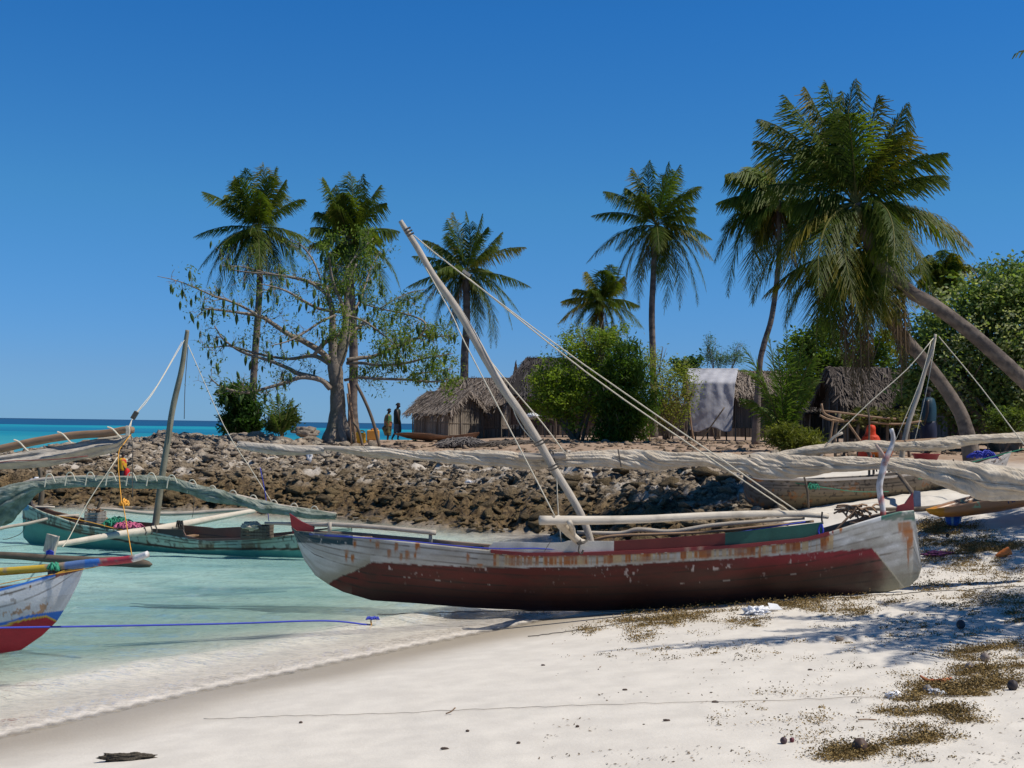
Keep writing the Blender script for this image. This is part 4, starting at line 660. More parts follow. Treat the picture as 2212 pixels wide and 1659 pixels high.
palm('palm with dark crown left of the large leaning palm, slanting trunk', [(1682, 430), (1682, 560), (1668, 680), (1650, 745), (1640, 800), (1632, 920)], None, (1682, 430), 40, [(1570, 376), (1551, 437), (1560, 495), (1543, 568), (1572, 641), (1628, 656), (1643, 355), (1672, 340), (1585, 539), (1610, 420), (1750, 380), (1780, 480), (1700, 640), (1650, 600), (1740, 560)], 9, 2, seed=7, rt=.095)
big = palm('large palm leaning in from the frame edge over the beach, biggest crown', [(1850, 440), (1895, 560), (1963, 627), (2012, 656), (2085, 709), (2150, 765), (2212, 822), (2330, 930), (2420, 985, 24)], None, (1850, 440), 24, [(1740, 190), (1784, 180), (1847, 172), (1895, 209), (1958, 224), (1958, 287), (2041, 330), (2041, 379), (2099, 529), (2102, 549), (1643, 258), (1696, 209), (1633, 306), (1716, 447), (1623, 655), (1696, 709), (1960, 640), (2026, 690), (1820, 200), (1925, 300), (1660, 400), (1780, 700), (1905, 700), (1700, 540), (1815, 240), (1910, 640, -1.8), (1955, 620, -1.5), (1860, 690, -2), (1820, 680, -1.7), (1990, 590, -1.3), (1770, 640, -1.8), (1930, 560, -2), (1680, 600, -1.)], -6, 2, .84, .032, 90, 6, .145, 8, .9, tint=.8)
pB_ = palm('second leaning palm, hanging brown dead fronds, trunk rising by the grey canoe', [(1838, 560), (1880, 640), (1920, 690), (1963, 740), (2010, 797), (2052, 855), (2083, 915), (2108, 978)], None, (1838, 550), 24.8, [(1764, 757), (1808, 780), (1860, 760), (1915, 740), (1944, 782), (1700, 690), (1740, 620), (1960, 600), (1990, 660), (1830, 640), (1650, 640), (1880, 700), (1790, 700), (1900, 720, -1.5), (1850, 740, -1.6), (1800, 740, -1.2), (1940, 700, -1.2)], -4, 2, .8, .034, 84, 5, .135, 9, .6, tint=.7)
for i, (x, y, l, w_) in enumerate([(1845, 690, 190, 1.), (1862, 700, 180, 1.), (1878, 690, 150, .9), (1828, 700, 120, .8), (1948, 640, 230, .9), (1958, 690, 120, .8), (1940, 690, 70, .7)]):
    P0_ = at(x-6, y-60, 24.4); P1_ = at(x, y+l*.95, 24.2); frond(P0_, P1_, .02, .42, 'dead_frond', pB_, 70, (.085, .055, .032), (.15, .10, .065), .045, 1.1, rs=np.random.RandomState(300+i), dead=True)  # frond colours darkened to stand for the shade they hang in
palm('small palm crown peeking above the trees far right', [(2035, 600), (2036, 700), (2038, 900)], None, (2035, 600), 60, [(1982, 575), (1988, 605), (2010, 552), (2035, 542), (2060, 548), (2092, 575), (2085, 608), (2000, 630), (2070, 630)], 5, 0, seed=10, rt=.15)
def ypalm(label, base, D, tips, Lm, seed, n=40, w=.05):
    rs = np.random.RandomState(seed); b = at(base[0], base[1], D); b[2] = gz(b[0], b[1]); t = thing('young_palm', label, 'palm tree', b)
    MB().tube([b-np.array([0, 0, .1]), b+np.array([0, 0, .25])], [.10, .07], 8, 1).build('trunk', 'brownwood', t)
    for x, y, bl in tips: frond(b+np.array([0, 0, .2]), at(x, y, D+rs.uniform(-.8, .8)), bl, Lm, 'frond', t, n, np.array(CG)*1.3, (.11, .15, .03), w, rs.uniform(.2, .5), rs=rs, tw=rs.uniform(-.6, .6))
ypalm('young palm with long arching fronds in front of the tarp hut', (1697, 925), 33, [(1602, 800, .45), (1606, 750, .2), (1660, 720, .05), (1700, 715, 0), (1735, 735, .05), (1763, 765, .3), (1627, 815, .4), (1640, 880, .35), (1768, 820, .35), (1750, 850, .3), (1680, 745, .02), (1720, 760, .1), (1600, 860, .3)], .5, 21)
ypalm('small spiky young palm on the point, right of the round shrub', (608, 930), 52, [(565, 866, .3), (583, 852, .1), (600, 846, .02), (615, 850, .02), (632, 860, .2), (645, 873, .3), (572, 890, .3), (645, 900, .35), (590, 900, .2), (628, 905, .2)], .34, 22, 30, .06)
# off-frame palms whose shadows fall on the sand
def spalm(label, c, base, seed, R=3.1, gap=None):
    rs = np.random.RandomState(seed); c = np.array(c, float); b = np.array([base[0], base[1], gz(*base)-.05]); t = thing('coconut_palm', label, 'palm tree', b, 'coconut palms around the village')
    V, Fc, uvv = tube([b, b*.5+c*.5+np.array([.3, 0, 0]), c], [.2, .15, .13], 10, 8, .05); obj('trunk', V, Fc, MA['bark'], t, np.tile((.24, .2, .17), (len(V), 1)), uvv, True)
    for i in range(23):
        a = i*2*pi/23+rs.uniform(-.15, .15); el = rs.uniform(-.5, .6); frond(c, c+np.array([math.cos(a)*math.cos(el), math.sin(a)*math.cos(el), math.sin(el)])*R*rs.uniform(.85, 1.1), .2, .7, 'frond', t, 50, CG, CT, .05, .6, rs=rs)
    return t
sp1 = spalm('palm mostly outside the frame, one frond tip showing at the upper edge', (8.15, 11., 5.5), (10., 9.5), 31, 3.0); spalm('palm outside the frame shading the sand beside the kayak', (11.6, 17.5, 6.4), (13.5, 17), 32)
# ================= broadleaf foliage =================
def foliage(blobs, n, size, ca, cb, asp=.45, clump=40, sig=.16, droop=.0, rs=RS, shell=.5, up=.5):
    """blobs: (centre, radii) in metres"""
    vol = np.array([b[1][0]*b[1][1]*b[1][2] for b in blobs])**.75; vol /= vol.sum(); nc = max(3, n//clump); P = []; 
    for (c, r), v in zip(blobs, vol):
        m = max(2, int(nc*v)); d = rs.normal(size=(m, 3)); d /= np.linalg.norm(d, axis=1)[:, None]; q = rs.rand(m, 1)**shell; P.append(np.array(c)+d*q*np.array(r)*(1+.22*(rs.rand(m, 1)-.5)))
    P = np.vstack(P); nc = len(P); idx = rs.randint(0, nc, n); lp = P[idx]+rs.normal(size=(n, 3))*sig*np.array([1, 1, .7]); tone = rs.rand(nc)[idx]
    a = rs.normal(size=(n, 3)); a[:, 2] = a[:, 2]*.6-droop; a /= np.linalg.norm(a, axis=1)[:, None]; nm = rs.normal(size=(n, 3))+np.array([0, 0, up]); b = np.cross(a, nm); b /= np.linalg.norm(b, axis=1)[:, None]+1e-9
    s = size*rs.uniform(.6, 1.3, (n, 1)); V = np.stack([lp-a*s*.5, lp+b*s*asp*.5, lp+a*s*.5, lp-b*s*asp*.5], 1).reshape(-1, 3); F = np.arange(4*n).reshape(n, 4)
    k = np.clip(tone*.6+rs.rand(n)*.5-.05, 0, 1)[:, None]; c = np.array(ca)*(1-k)+np.array(cb)*k; c = c*rs.uniform(.7, 1.3, (n, 1)); return V, F, np.repeat(c, 4, 0)
def pb(L, D): 
    out = []
    for b in L: x, y, rx, ry = b[:4]; d = D+(b[4] if len(b) > 4 else 0); k = d/FP; out.append((at(x, y, d), (rx*k, (rx*k+ry*k)*.5, ry*k)))
    return out
def tree(name, label, cat, base, D, layers, stems, rt=.09, seed=1, group=None):
    rs = np.random.RandomState(seed); b = at(base[0], base[1], D); b[2] = gz(b[0], b[1]); t = thing(name, label, cat, b, group); mb = MB(); allb = [x for l in layers for x in pb(l[0], D)]
    for i in range(stems):
        c, r = allb[rs.randint(len(allb))]; e = np.array(c)+rs.uniform(-.4, .4, 3)*np.array(r); s = b+np.array([rs.uniform(-.15, .15), rs.uniform(-.1, .1), -.1]); m = s*.5+e*.5+rs.uniform(-.25, .25, 3); mb.tube([s, m, e], [rt, rt*.6, rt*.12], 7, 5, bumpy=.1, col=(.16, .13, .10))
        for j in range(4): f = e+rs.normal(size=3)*np.array(r)*.6; mb.tube([m*.4+e*.6, f], [rt*.25, .008], 5, 1, col=(.16, .13, .10))
    mb.build('trunk', 'bark', t, True)
    for L, n, size, ca, cb, kw in layers: V, F, c = foliage(pb(L, D), n, size, ca, cb, rs=rs, **kw); obj('crown', V, F, 'leaf', t, c)
    return t
G1_, G2_ = (.085, .15, .015), (.29, .37, .045); D1, D2 = (.03, .065, .010), (.05, .10, .02)
tree('leafy_bush', 'bright green feathery bush beside the dark mango, left half', 'bush', (1250, 962), 44, [([(1180, 850, 36, 60), (1168, 815, 22, 30), (1215, 830, 62, 62), (1260, 760, 55, 58), (1310, 730, 55, 40), (1190, 880, 38, 40), (1255, 860, 55, 60), (1295, 810, 50, 60), (1230, 900, 30, 35)], 17000, .12, G1_, G2_, dict(asp=.5, clump=60, sig=.17)), ([(1280, 740, 85, 50), (1180, 830, 40, 40)], 2500, .1, (.12, .13, .04), (.30, .30, .10), dict(asp=.3, clump=30, sig=.25, droop=1.))], 9, .07, 41)
tree('mango_tree', 'dark drooping mango tree between the bright bush and the pale shrub', 'tree', (1335, 972), 43, [([(1350, 790, 50, 55), (1365, 860, 52, 60), (1320, 860, 40, 50), (1335, 925, 52, 45), (1310, 945, 28, 26), (1385, 900, 26, 50)], 15000, .19, D1, (.10, .17, .02), dict(asp=.26, clump=50, sig=.16, droop=1.1))], 7, .1, 42)
tree('leafy_bush', 'airy yellowish shrub leaning toward the white tarp', 'bush', (1440, 958), 46, [([(1440, 850, 45, 60), (1470, 810, 30, 40), (1410, 780, 28, 36), (1465, 880, 26, 30), (1495, 845, 12, 26), (1430, 905, 35, 26)], 6500, .1, (.11, .16, .02), (.34, .36, .08), dict(asp=.4, clump=30, sig=.2)), ([(1440, 870, 45, 50)], 2200, .12, (.16, .11, .06), (.28, .2, .12), dict(asp=.2, clump=20, sig=.2, droop=1.))], 8, .05, 43)
tree('round_shrub', 'dense dark round shrub on the point at the foot of the palm', 'shrub', (518, 938), 53, [([(512, 858, 42, 32), (525, 882, 32, 20), (500, 905, 24, 18), (535, 912, 34, 22), (515, 925, 36, 14), (556, 885, 10, 12)], 9000, .21, (.02, .055, .012), (.06, .12, .02), dict(asp=.35, clump=40, sig=.14, droop=.5))], 6, .07, 44)
tree('leafy_bush', 'low dark bush around the small young palm on the point', 'bush', (608, 940), 52.5, [([(608, 912, 32, 20), (590, 922, 20, 12), (632, 900, 12, 24)], 3500, .17, (.03, .06, .012), (.10, .13, .03), dict(asp=.3, clump=30, sig=.14, droop=.6))], 4, .04, 45)
tree('leafy_tree', 'dense green tree behind the young palm, left of the leaning palms', 'tree', (1790, 945), 47, [([(1790, 780, 75, 75), (1745, 760, 40, 55), (1830, 830, 70, 70), (1750, 850, 50, 60), (1890, 770, 60, 60), (1780, 720, 30, 30)], 17000, .17, (.045, .09, .012), (.15, .22, .035), dict(asp=.5, clump=50, sig=.22))], 8, .13, 46)
frond(np.array((8.35, 11, 5.5)), at(2201, 112, 10.6), .16, .7, 'frond', sp1, 60, CG, CT, .03, .9, rs=np.random.RandomState(5))
tree('leafy_tree', 'big mass of pale-flecked foliage filling the frame edge', 'tree', (2180, 955), 33, [([(2040, 715, 62, 62), (2110, 660, 65, 70), (2190, 640, 75, 90), (2060, 800, 75, 75), (2150, 780, 85, 90), (2240, 760, 80, 110), (1985, 760, 40, 60), (1975, 835, 34, 50), (2000, 860, 50, 40), (2190, 880, 80, 60), (2100, 880, 60, 45), (2250, 620, 50, 60)], 34000, .13, (.07, .115, .03), (.25, .32, .10), dict(asp=.55, clump=45, sig=.2)), ([(2110, 700, 110, 120), (2200, 780, 90, 140), (2060, 800, 70, 100)], 5500, .10, (.26, .29, .14), (.42, .43, .26), dict(asp=.6, clump=14, sig=.14, shell=.25))], 10, .16, 47)
tree('leafy_tree', 'tall tree tops standing at the upper right of the leafy mass', 'tree', (2190, 955), 44, [([(2195, 600, 40, 45), (2130, 590, 26, 26), (2160, 610, 20, 20), (2212, 660, 60, 80)], 6000, .15, (.05, .09, .03), (.17, .22, .09), dict(asp=.4, clump=30, sig=.2))], 5, .12, 48)
tree('slender_shrub', 'thin pale bamboo-like shrub behind the tarp roof', 'shrub', (1550, 935), 56, [([(1535, 760, 16, 30), (1558, 775, 30, 22), (1590, 770, 16, 28), (1530, 735, 5, 14), (1600, 745, 10, 8)], 2800, .14, (.05, .11, .06), (.14, .22, .12), dict(asp=.18, clump=26, sig=.14))], 8, .03, 49)
tree('slender_shrub', 'small shrub poking up just left of the tarp roof', 'shrub', (1485, 935), 55, [([(1490, 785, 20, 14), (1465, 790, 14, 14), (1505, 778, 10, 8)], 900, .2, (.03, .08, .04), (.09, .16, .06), dict(asp=.5, clump=16, sig=.12))], 5, .03, 50)
tree('leafy_bush', 'low yellow-green grass clump at the foot of the young palm', 'bush', (1715, 968), 32, [([(1715, 950, 52, 24), (1690, 935, 28, 18), (1745, 955, 36, 16)], 6500, .16, (.07, .10, .015), (.20, .21, .04), dict(asp=.16, clump=40, sig=.12, up=0., droop=-.5))], 2, .02, 51)
tree('leafy_bush', 'sparse bush under the leafy mass beside the reed wall', 'bush', (2170, 930), 31, [([(2185, 905, 40, 22), (2150, 925, 22, 14)], 1600, .13, (.05, .09, .02), (.16, .2, .05), dict(asp=.4, clump=20, sig=.14))], 4, .03, 52)
for x, lb in ((896, 'tiny green seedling before the dugout hull, nearer the tree'), (924, 'tiny green seedling before the dugout hull, nearer the hut')): tree('seedling', lb, 'plant', (x, 962), 46, [([(x, 952, 7, 7)], 90, .12, (.04, .1, .02), (.12, .2, .04), dict(asp=.3, clump=12, sig=.05))], 2, .012, x)
# ================= kapok tree with hanging pods =================
DK = 43.; kb = at(728, 952, DK); kz = gz(kb[0], kb[1]); kap = thing('pod_tree', 'nearly bare kapok tree with hanging green pods and wide crooked branches', 'tree', np.array([kb[0], kb[1], kz]))
def K(L, off=(463.7, 590), s=.2287): return [(off[0]+a*s, off[1]+b*s) for a, b in L]
rs = np.random.RandomState(77); kw = DK/FP
def ktrunk(L, dD, R, sides=12, sub=6):
    P = [at(x, y, DK+d) for (x, y), d in zip(L, dD)]; return tube(P, np.array(R)*kw, sides, sub, .08)
tm = MB()
def addw(L, dD, R, sides=10):
    V, Fc, uvv = ktrunk(L, dD, R, sides); c = np.tile((.23, .19, .155), (len(V), 1))*(.7+.6*fbm(V[:, 0]*2.5, V[:, 1]*2.5, V[:, 2]*1.6, 4, 3))[:, None]; c = mixc(c, (.13, .13, .08), sst(.5, .65, fbm(V[:, 0]*4, V[:, 1]*4, V[:, 2]*2, 3, 7))*.6); tm.add(V, Fc, uvv, c)
addw([(727, 962), (728, 940), (729, 905), (730, 870), (727, 830), (724, 795), (721, 760), (719, 730), (718, 700), (716, 660), (706, 620), (690, 590)], [0]*11, [34, 25, 18, 16.5, 15, 16, 12, 9, 7, 5, 2], 14)
addw([(728, 790), (738, 760), (745, 730), (748, 700), (750, 675), (748, 640), (756, 600), (770, 570)], [0, 0, .1, .2, .3, .3, .3, .3], [12, 12, 11, 10, 8, 6, 4, 2])
for bx, dd in ((697, .0), (714, -.5), (745, -.45), (768, -.1), (735, .5)): addw([(728+(bx-728)*.22, 885), (728+(bx-728)*.45, 925), (728+(bx-728)*.8, 946), (bx, 960)], [dd*.2, dd*.5, dd*.9, dd*1.3], [8, 9, 8, 4], 8)
tm.build('trunk', 'bark', kap, True)
BR = [ (K([(1090, 1090), (1000, 1010), (820, 985), (650, 1040), (400, 1110), (300, 1130), (100, 1090), (0, 1030), (-60, 960)]), (-.5, -2.2), [9, 8, 7, 5.5, 4.5, 4, 3, 2, 1]),
 (K([(1090, 1060), (960, 990), (780, 945), (700, 900), (500, 820), (250, 740), (80, 620), (0, 500)]), (0, 1.5), [9, 8, 7.5, 6.5, 5.5, 4.5, 3, 2]),
 (K([(1080, 850), (930, 780), (700, 810), (400, 760), (150, 690), (0, 700), (-110, 700)]), (.3, 2.4), [8, 7, 5, 4, 3, 2, 1]),
 (K([(1080, 820), (1000, 740), (850, 650), (700, 580), (550, 480), (430, 410), (200, 370), (0, 345), (-100, 330)]), (-.2, -1.5), [10, 10, 9, 8, 7, 6, 4, 3, 1.5]),
 (K([(430, 410), (250, 310), (100, 250), (0, 220), (-250, 110), (-400, 60), (-540, 30)]), (-1.2, -2.6), [5, 4, 3.4, 3, 2, 1.4, .8]),
 (K([(940, 770), (1060, 640), (1190, 575)]), (-.6, -1.), [6, 7, 5]), (K([(1220, 680), (1260, 590), (1380, 490), (1460, 420)]), (.2, 1.2), [7, 7, 5, 3]),
 (K([(1250, 820), (1380, 800), (1500, 785), (1700, 700), (1850, 640), (1950, 590), (1985, 470), (1850, 400), (1560, 335), (1400, 290)]), (0, 1.2), [7, 6.5, 6, 5.5, 5, 4.5, 3.5, 3, 2.4, 2]),
 (K([(1950, 590), (2100, 600), (2250, 580)]), (1., 2.), [3.4, 2.6, 1.2]), (K([(1250, 850), (1400, 850), (1550, 870), (1800, 850), (2000, 800), (2250, 760)]), (.2, -1.5), [6, 5, 4.6, 4, 3, 1.4]),
 (K([(1230, 1010), (1350, 985), (1500, 995), (1800, 1005), (2050, 1025), (2200, 1000)]), (.2, -1.8), [5, 5, 4.6, 4, 3, 1.6]), (K([(1800, 1005), (1900, 950), (2100, 930), (2250, 900)]), (-1., -.4), [3, 2.5, 2, 1]),
 (K([(1110, 600), (1120, 450), (1100, 330), (1050, 200), (880, 80), (600, 20), (300, -10), (120, -40)]), (0, 1.4), [9, 8, 8, 6.5, 5, 4, 2.5, 1]), (K([(1240, 500), (1220, 380), (1190, 250), (1140, 150), (1100, 0), (1080, -150), (1060, -260)]), (.2, -.6), [8, 7, 6, 5, 4, 3, 1.4]),
 (K([(1190, 370), (1000, 340), (870, 280), (700, 180), (560, 130), (420, 100)]), (.1, -1.6), [5, 5, 4.4, 3.5, 2.4, 1.2]), (K([(1110, 140), (960, 100), (800, 50), (500, 0), (250, -60), (60, -70)]), (.4, 2.2), [5, 4.6, 4, 3, 2, 1]),
 (K([(1240, 420), (1350, 300), (1420, 120), (1480, -60), (1560, -200)]), (.2, 1.6), [5, 4.4, 3.5, 2.4, 1]), (K([(1150, 395), (1000, 460), (850, 560), (700, 640), (520, 690)]), (-.5, -1.8), [4, 4, 3.4, 2.4, 1]),
 (K([(1240, 400), (1400, 450), (1560, 560), (1700, 680), (1760, 800)]), (.3, -1.6), [4, 3.6, 3, 2, 1]), (K([(1180, 150), (1250, -40), (1350, -180), (1500, -330)]), (.1, .8), [4, 3, 2.4, 1]), (K([(1000, 60), (930, -120), (820, -260), (700, -330)]), (.4, 1.5), [3.6, 3, 2, 1]), (K([(1560, 335), (1700, 250), (1850, 180), (2000, 150)]), (1., 1.6), [2.4, 2, 1.4, .8]) ]
ends = []; tw = MB(); TWV = []
def twig(p, d, L, r, lev):
    P = [p]; q = p.copy(); d = d/np.linalg.norm(d)
    for k in range(4): d = d+rs.normal(size=3)*.28+np.array([0, 0, .05]); d /= np.linalg.norm(d); q = q+d*L/4; P.append(q.copy())
    tw.tube(P, [r, r*.8, r*.6, r*.45, r*.3], 4, 1, col=(.26, .23, .19))
    ends.append(P[-1]); ends.append(P[2])
    if lev > 0:
        for k in range(2 if lev == 1 else 3): twig(P[rs.randint(1, 4)], d+rs.normal(size=3)*.8, L*.6, r*.6, lev-1)
for L, (d0, d1), R in BR:
    P = [at(x, y, DK+d0+(d1-d0)*i/(len(L)-1)) for i, (x, y) in enumerate(L)]; V, Fc, uvv = tube(P, np.array(R)*kw*.68, 7, 5, .1)
    c = np.tile((.25, .205, .165), (len(V), 1))*(.7+.6*fbm(V[:, 0]*4, V[:, 1]*4, V[:, 2]*4, 3, 3))[:, None]; obj('branch', V, Fc, MA['bark'], kap, c, uvv, True)
    Q = spline(P, 5); m = len(Q); dn = np.diff(Q, axis=0)
    for k in range(int(m*.22), int(m*(.9 if L[-1][0] < 420 else 1))-1, 1):
        if rs.rand() < .8: twig(Q[k], dn[k]/np.linalg.norm(dn[k])*.8+rs.normal(size=3)*np.array([.8, .8, .9]), rs.uniform(.35, .9), .012, 1 if rs.rand() < .8 else 2)
tw.build('twigs', 'bark', kap)
ends = np.array(ends); ex, ey = proj(ends); pick = rs.permutation(len(ends)); pods = []
def podmesh():
    u = np.linspace(0, 1, 6); V = []; 
    for a in u: r = .055*math.sin(pi*(a**.8*.92+.04)); V += [(r*math.cos(b), r*math.sin(b), -.36*a) for b in np.arange(6)*pi/3]
    F = [(i*6+j, i*6+(j+1) % 6, (i+1)*6+(j+1) % 6, (i+1)*6+j) for i in range(5) for j in range(6)]; return np.array(V), F
PV, PF = podmesh(); first = None; stm = MB()
for i in pick[:260]:
    p = ends[i]+np.array([0, 0, -.03]); s = rs.uniform(.6, 1.15)
    if len(pods) < 100:
        if first is None: first = obj('seed_pod', PV, PF, MA['skin'], kap, np.tile((.055, .10, .02), (len(PV), 1)), smooth=True); o = first
        else: o = first.copy(); COL.objects.link(o)
        o.location = Vector(p); o.scale = (s, s, s); o.rotation_euler = (rs.uniform(-.3, .3), rs.uniform(-.3, .3), 0); pods.append(o)
    else: stm.add(PV*s+p, PF, None, np.tile((.055, .10, .02), (len(PV), 1)))
tag(stm.build('seed_pods', 'skin', kap, True), kind='stuff')
cl = ends[(rs.rand(len(ends)) < np.where(ex > 690, .85, .22))]; N = len(cl)*9; idx = rs.randint(0, len(cl), N); lp = cl[idx]+rs.normal(size=(N, 3))*np.array([.13, .13, .12]); a = rs.normal(size=(N, 3)); a[:, 2] -= .9; a /= np.linalg.norm(a, axis=1)[:, None]; b = np.cross(a, rs.normal(size=(N, 3))); b /= np.linalg.norm(b, axis=1)[:, None]; s = rs.uniform(.07, .17, (N, 1))
k = rs.rand(N, 1); obj('leaves', np.stack([lp-a*s*.5, lp+b*s*.16, lp+a*s*.5, lp-b*s*.16], 1).reshape(-1, 3), np.arange(4*N).reshape(N, 4), 'leaf', kap, np.repeat(np.array((.05, .11, .015))*(1-k)+np.array((.22, .28, .04))*k, 4, 0))
# ================= huts =================
def strips(mb, n, p0, du, dv, nrm, L, rs, lift=.05, wid=(.02, .05), ln=(.25, .6), cols=((.16, .13, .11), (.36, .31, .27)), eav=.0):
    """thatch strips on the patch p0 + u*du + v*dv (dv runs down the slope)"""
    dvn = dv/np.linalg.norm(dv); dun = du/np.linalg.norm(du); u = rs.rand(n, 1); v = rs.rand(n, 1)**.9*(1+eav); base = p0+u*du+v*dv+nrm*rs.uniform(.0, lift, (n, 1)); d = dvn+dun*rs.normal(size=(n, 1))*.35+nrm*rs.normal(size=(n, 1))*.10-np.array([0, 0, 1.])*np.clip(v-.93, 0, 1)*5; d /= np.linalg.norm(d, axis=1)[:, None]
    l = rs.uniform(*ln, (n, 1)); s = np.cross(d, nrm); s /= np.linalg.norm(s, axis=1)[:, None]; w_ = rs.uniform(*wid, (n, 1)); V = np.stack([base-s*w_*.5, base+s*w_*.5, base+d*l+s*w_*.3+nrm*.01, base+d*l-s*w_*.3], 1).reshape(-1, 3); k = rs.rand(n, 1); c = np.array(cols[0])*(1-k)+np.array(cols[1])*k; c *= rs.uniform(.7, 1.2, (n, 1))
    mb.add(V, np.arange(4*n).reshape(n, 4).tolist(), None, np.repeat(c, 4, 0))
def hut(label, c, yaw, w, d, fl, wh, rise, oh, seed, wc=(.26, .22, .18), rc=((.12, .095, .08), (.30, .255, .22)), dens=110, hip=0., stilts=True, name='thatched_hut', cat='hut', posts=True):
    rs = np.random.RandomState(seed); z0 = gz(c[0], c[1]); o = np.array([c[0], c[1], z0]); t = thing(name, label, cat, o); ca, sa = math.cos(yaw), math.sin(yaw); ex, ey, ez = np.array([ca, sa, 0]), np.array([-sa, ca, 0]), np.array([0, 0, 1.])
    W = lambda x, y, z: o+ex*x+ey*y+ez*z; Rm = np.stack([ex, ey, ez], 1)
    MB().box(W(0, 0, fl), (w, d, .07), Rm, (.16, .13, .10)).build('floor', 'slat', t)
    for k, (ax, L, off, s) in enumerate(((0, w, d/2, -1), (0, w, d/2, 1), (1, d, w/2, -1), (1, d, w/2, 1))):
        mb = MB(); x = -L/2
        while x < L/2:
            ww = rs.uniform(.025, .06); x1 = min(x+ww, L/2); m = (x+x1)/2; top = wh+(rise*(1-abs(m)/(d/2))*.92 if ax == 1 else 0); bot = rs.uniform(-.03, .02); cc = np.array(wc)*rs.uniform(.6, 1.35); dd = off+rs.uniform(-.012, .012)
            P = W(m, s*dd, fl+(top+bot)/2) if ax == 0 else W(s*dd, m, fl+(top+bot)/2); sz = ((x1-x)*.93, .02, top-bot) if ax == 0 else (.02, (x1-x)*.93, top-bot); mb.box(P, sz, Rm, cc); x = x1
        for hz in (.1, .5, .92):
            P = W(0, s*(off+.022), fl+wh*hz) if ax == 0 else W(s*(off+.022), 0, fl+wh*hz); mb.box(P, (L, .025, .03) if ax == 0 else (.025, L, .03), Rm, np.array(wc)*.9)
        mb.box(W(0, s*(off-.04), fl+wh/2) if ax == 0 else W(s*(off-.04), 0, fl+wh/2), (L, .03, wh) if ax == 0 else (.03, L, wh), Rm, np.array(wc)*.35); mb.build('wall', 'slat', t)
    if posts:
        for x in np.linspace(-w/2, w/2, max(3, int(w/.75)+1)):
            for y in (-d/2-.05, d/2+.05): P = W(x, y, 0); MB().tube([P-ez*.1, P+ez*(fl+wh)*.5+ex*rs.uniform(-.03, .03), P+ez*(fl+wh)], .032, 7, 3, col=(.2, .17, .14)).build('post', 'slat', t, True)
        for y in np.linspace(-d/2, d/2, 4)[1:-1]:
            for x in (-w/2-.05, w/2+.05): P = W(x, y, 0); MB().tube([P-ez*.1, P+ez*(fl+wh)], .03, 7, 3, col=(.2, .17, .14)).build('post', 'slat', t, True)
    mb = MB(); rh = fl+wh+rise; eh = fl+wh-oh*rise/(d/2)*.8
    for s in (-1, 1):
        A = W(-w/2-oh+hip, 0, rh); B = W(w/2+oh, 0, rh); C2 = W(w/2+oh, s*(d/2+oh), eh); D2_ = W(-w/2-oh, s*(d/2+oh), eh); mb.add([A, B, C2, D2_, A-ez*.07, B-ez*.07, C2-ez*.07, D2_-ez*.07], [(0, 1, 2, 3), (4, 7, 6, 5), (0, 4, 5, 1), (1, 5, 6, 2), (2, 6, 7, 3), (3, 7, 4, 0)], None, np.array(rc[0])*.8)
        du = B-A; dv = C2-B; nr = np.cross(du, dv); nr /= np.linalg.norm(nr); nr = nr if nr[2] > 0 else -nr; ar = np.linalg.norm(du)*np.linalg.norm(dv)
        strips(mb, int(ar*dens), A, du, dv, nr, 1, rs, .06, cols=rc, eav=.05); strips(mb, int(np.linalg.norm(du)*70), A+dv*.93, du, dv*.07, nr, 1, rs, .05, cols=rc, ln=(.15, .4))
        if hip: strips(mb, int(hip*np.linalg.norm(dv)*dens*.7), D2_+(A-D2_)*1., A*0+(D2_-A)*.0+ex*.05, D2_-A, nr, 1, rs, .05, cols=rc, ln=(.2, .4))
        for gx, gs in ((-w/2-oh, -1), (w/2+oh, 1)):      # ragged verge hanging at the gable
            g0 = W(gx if not (hip and gs < 0) else gx+hip, 0, rh); g1 = W(gx, s*(d/2+oh), eh); n_ = 130; f = rs.rand(n_, 1); b_ = g0+(g1-g0)*f; dd = -ez+ex*gs*.35+rs.normal(size=(n_, 3))*.3; dd /= np.linalg.norm(dd, axis=1)[:, None]; l = rs.uniform(.12, .38, (n_, 1)); sw = ey*.02
            k = rs.rand(n_, 1); mb.add(np.stack([b_-sw, b_+sw, b_+dd*l+sw*.5, b_+dd*l-sw*.5], 1).reshape(-1, 3), np.arange(4*n_).reshape(n_, 4).tolist(), None, np.repeat(np.array(rc[0])*(1-k)+np.array(rc[1])*1.1*k, 4, 0))
    if hip:
        A = W(-w/2-oh+hip, 0, rh); p1, p2 = W(-w/2-oh, -(d/2+oh), eh), W(-w/2-oh, d/2+oh, eh); mb.add([A, p1, p2], [(0, 1, 2)], None, np.array(rc[0])*.8); nr = np.cross(p1-A, p2-A); nr /= np.linalg.norm(nr); nr = nr if nr[2] > 0 else -nr
        n_ = 500; f = rs.rand(n_, 1); g = rs.rand(n_, 1)**.6; b_ = A+((p1-A)*f+(p2-A)*(1-f))*g+nr*rs.uniform(0, .06, (n_, 1)); dn = (p1+p2)/2-A; dn /= np.linalg.norm(dn); dd = dn+rs.normal(size=(n_, 3))*.2; l = rs.uniform(.2, .4, (n_, 1)); k = rs.rand(n_, 1); mb.add(np.stack([b_-ey*.02, b_+ey*.02, b_+dd*l+ey*.01, b_+dd*l-ey*.01], 1).reshape(-1, 3), np.arange(4*n_).reshape(n_, 4).tolist(), None, np.repeat(np.array(rc[0])*(1-k)+np.array(rc[1])*k, 4, 0))
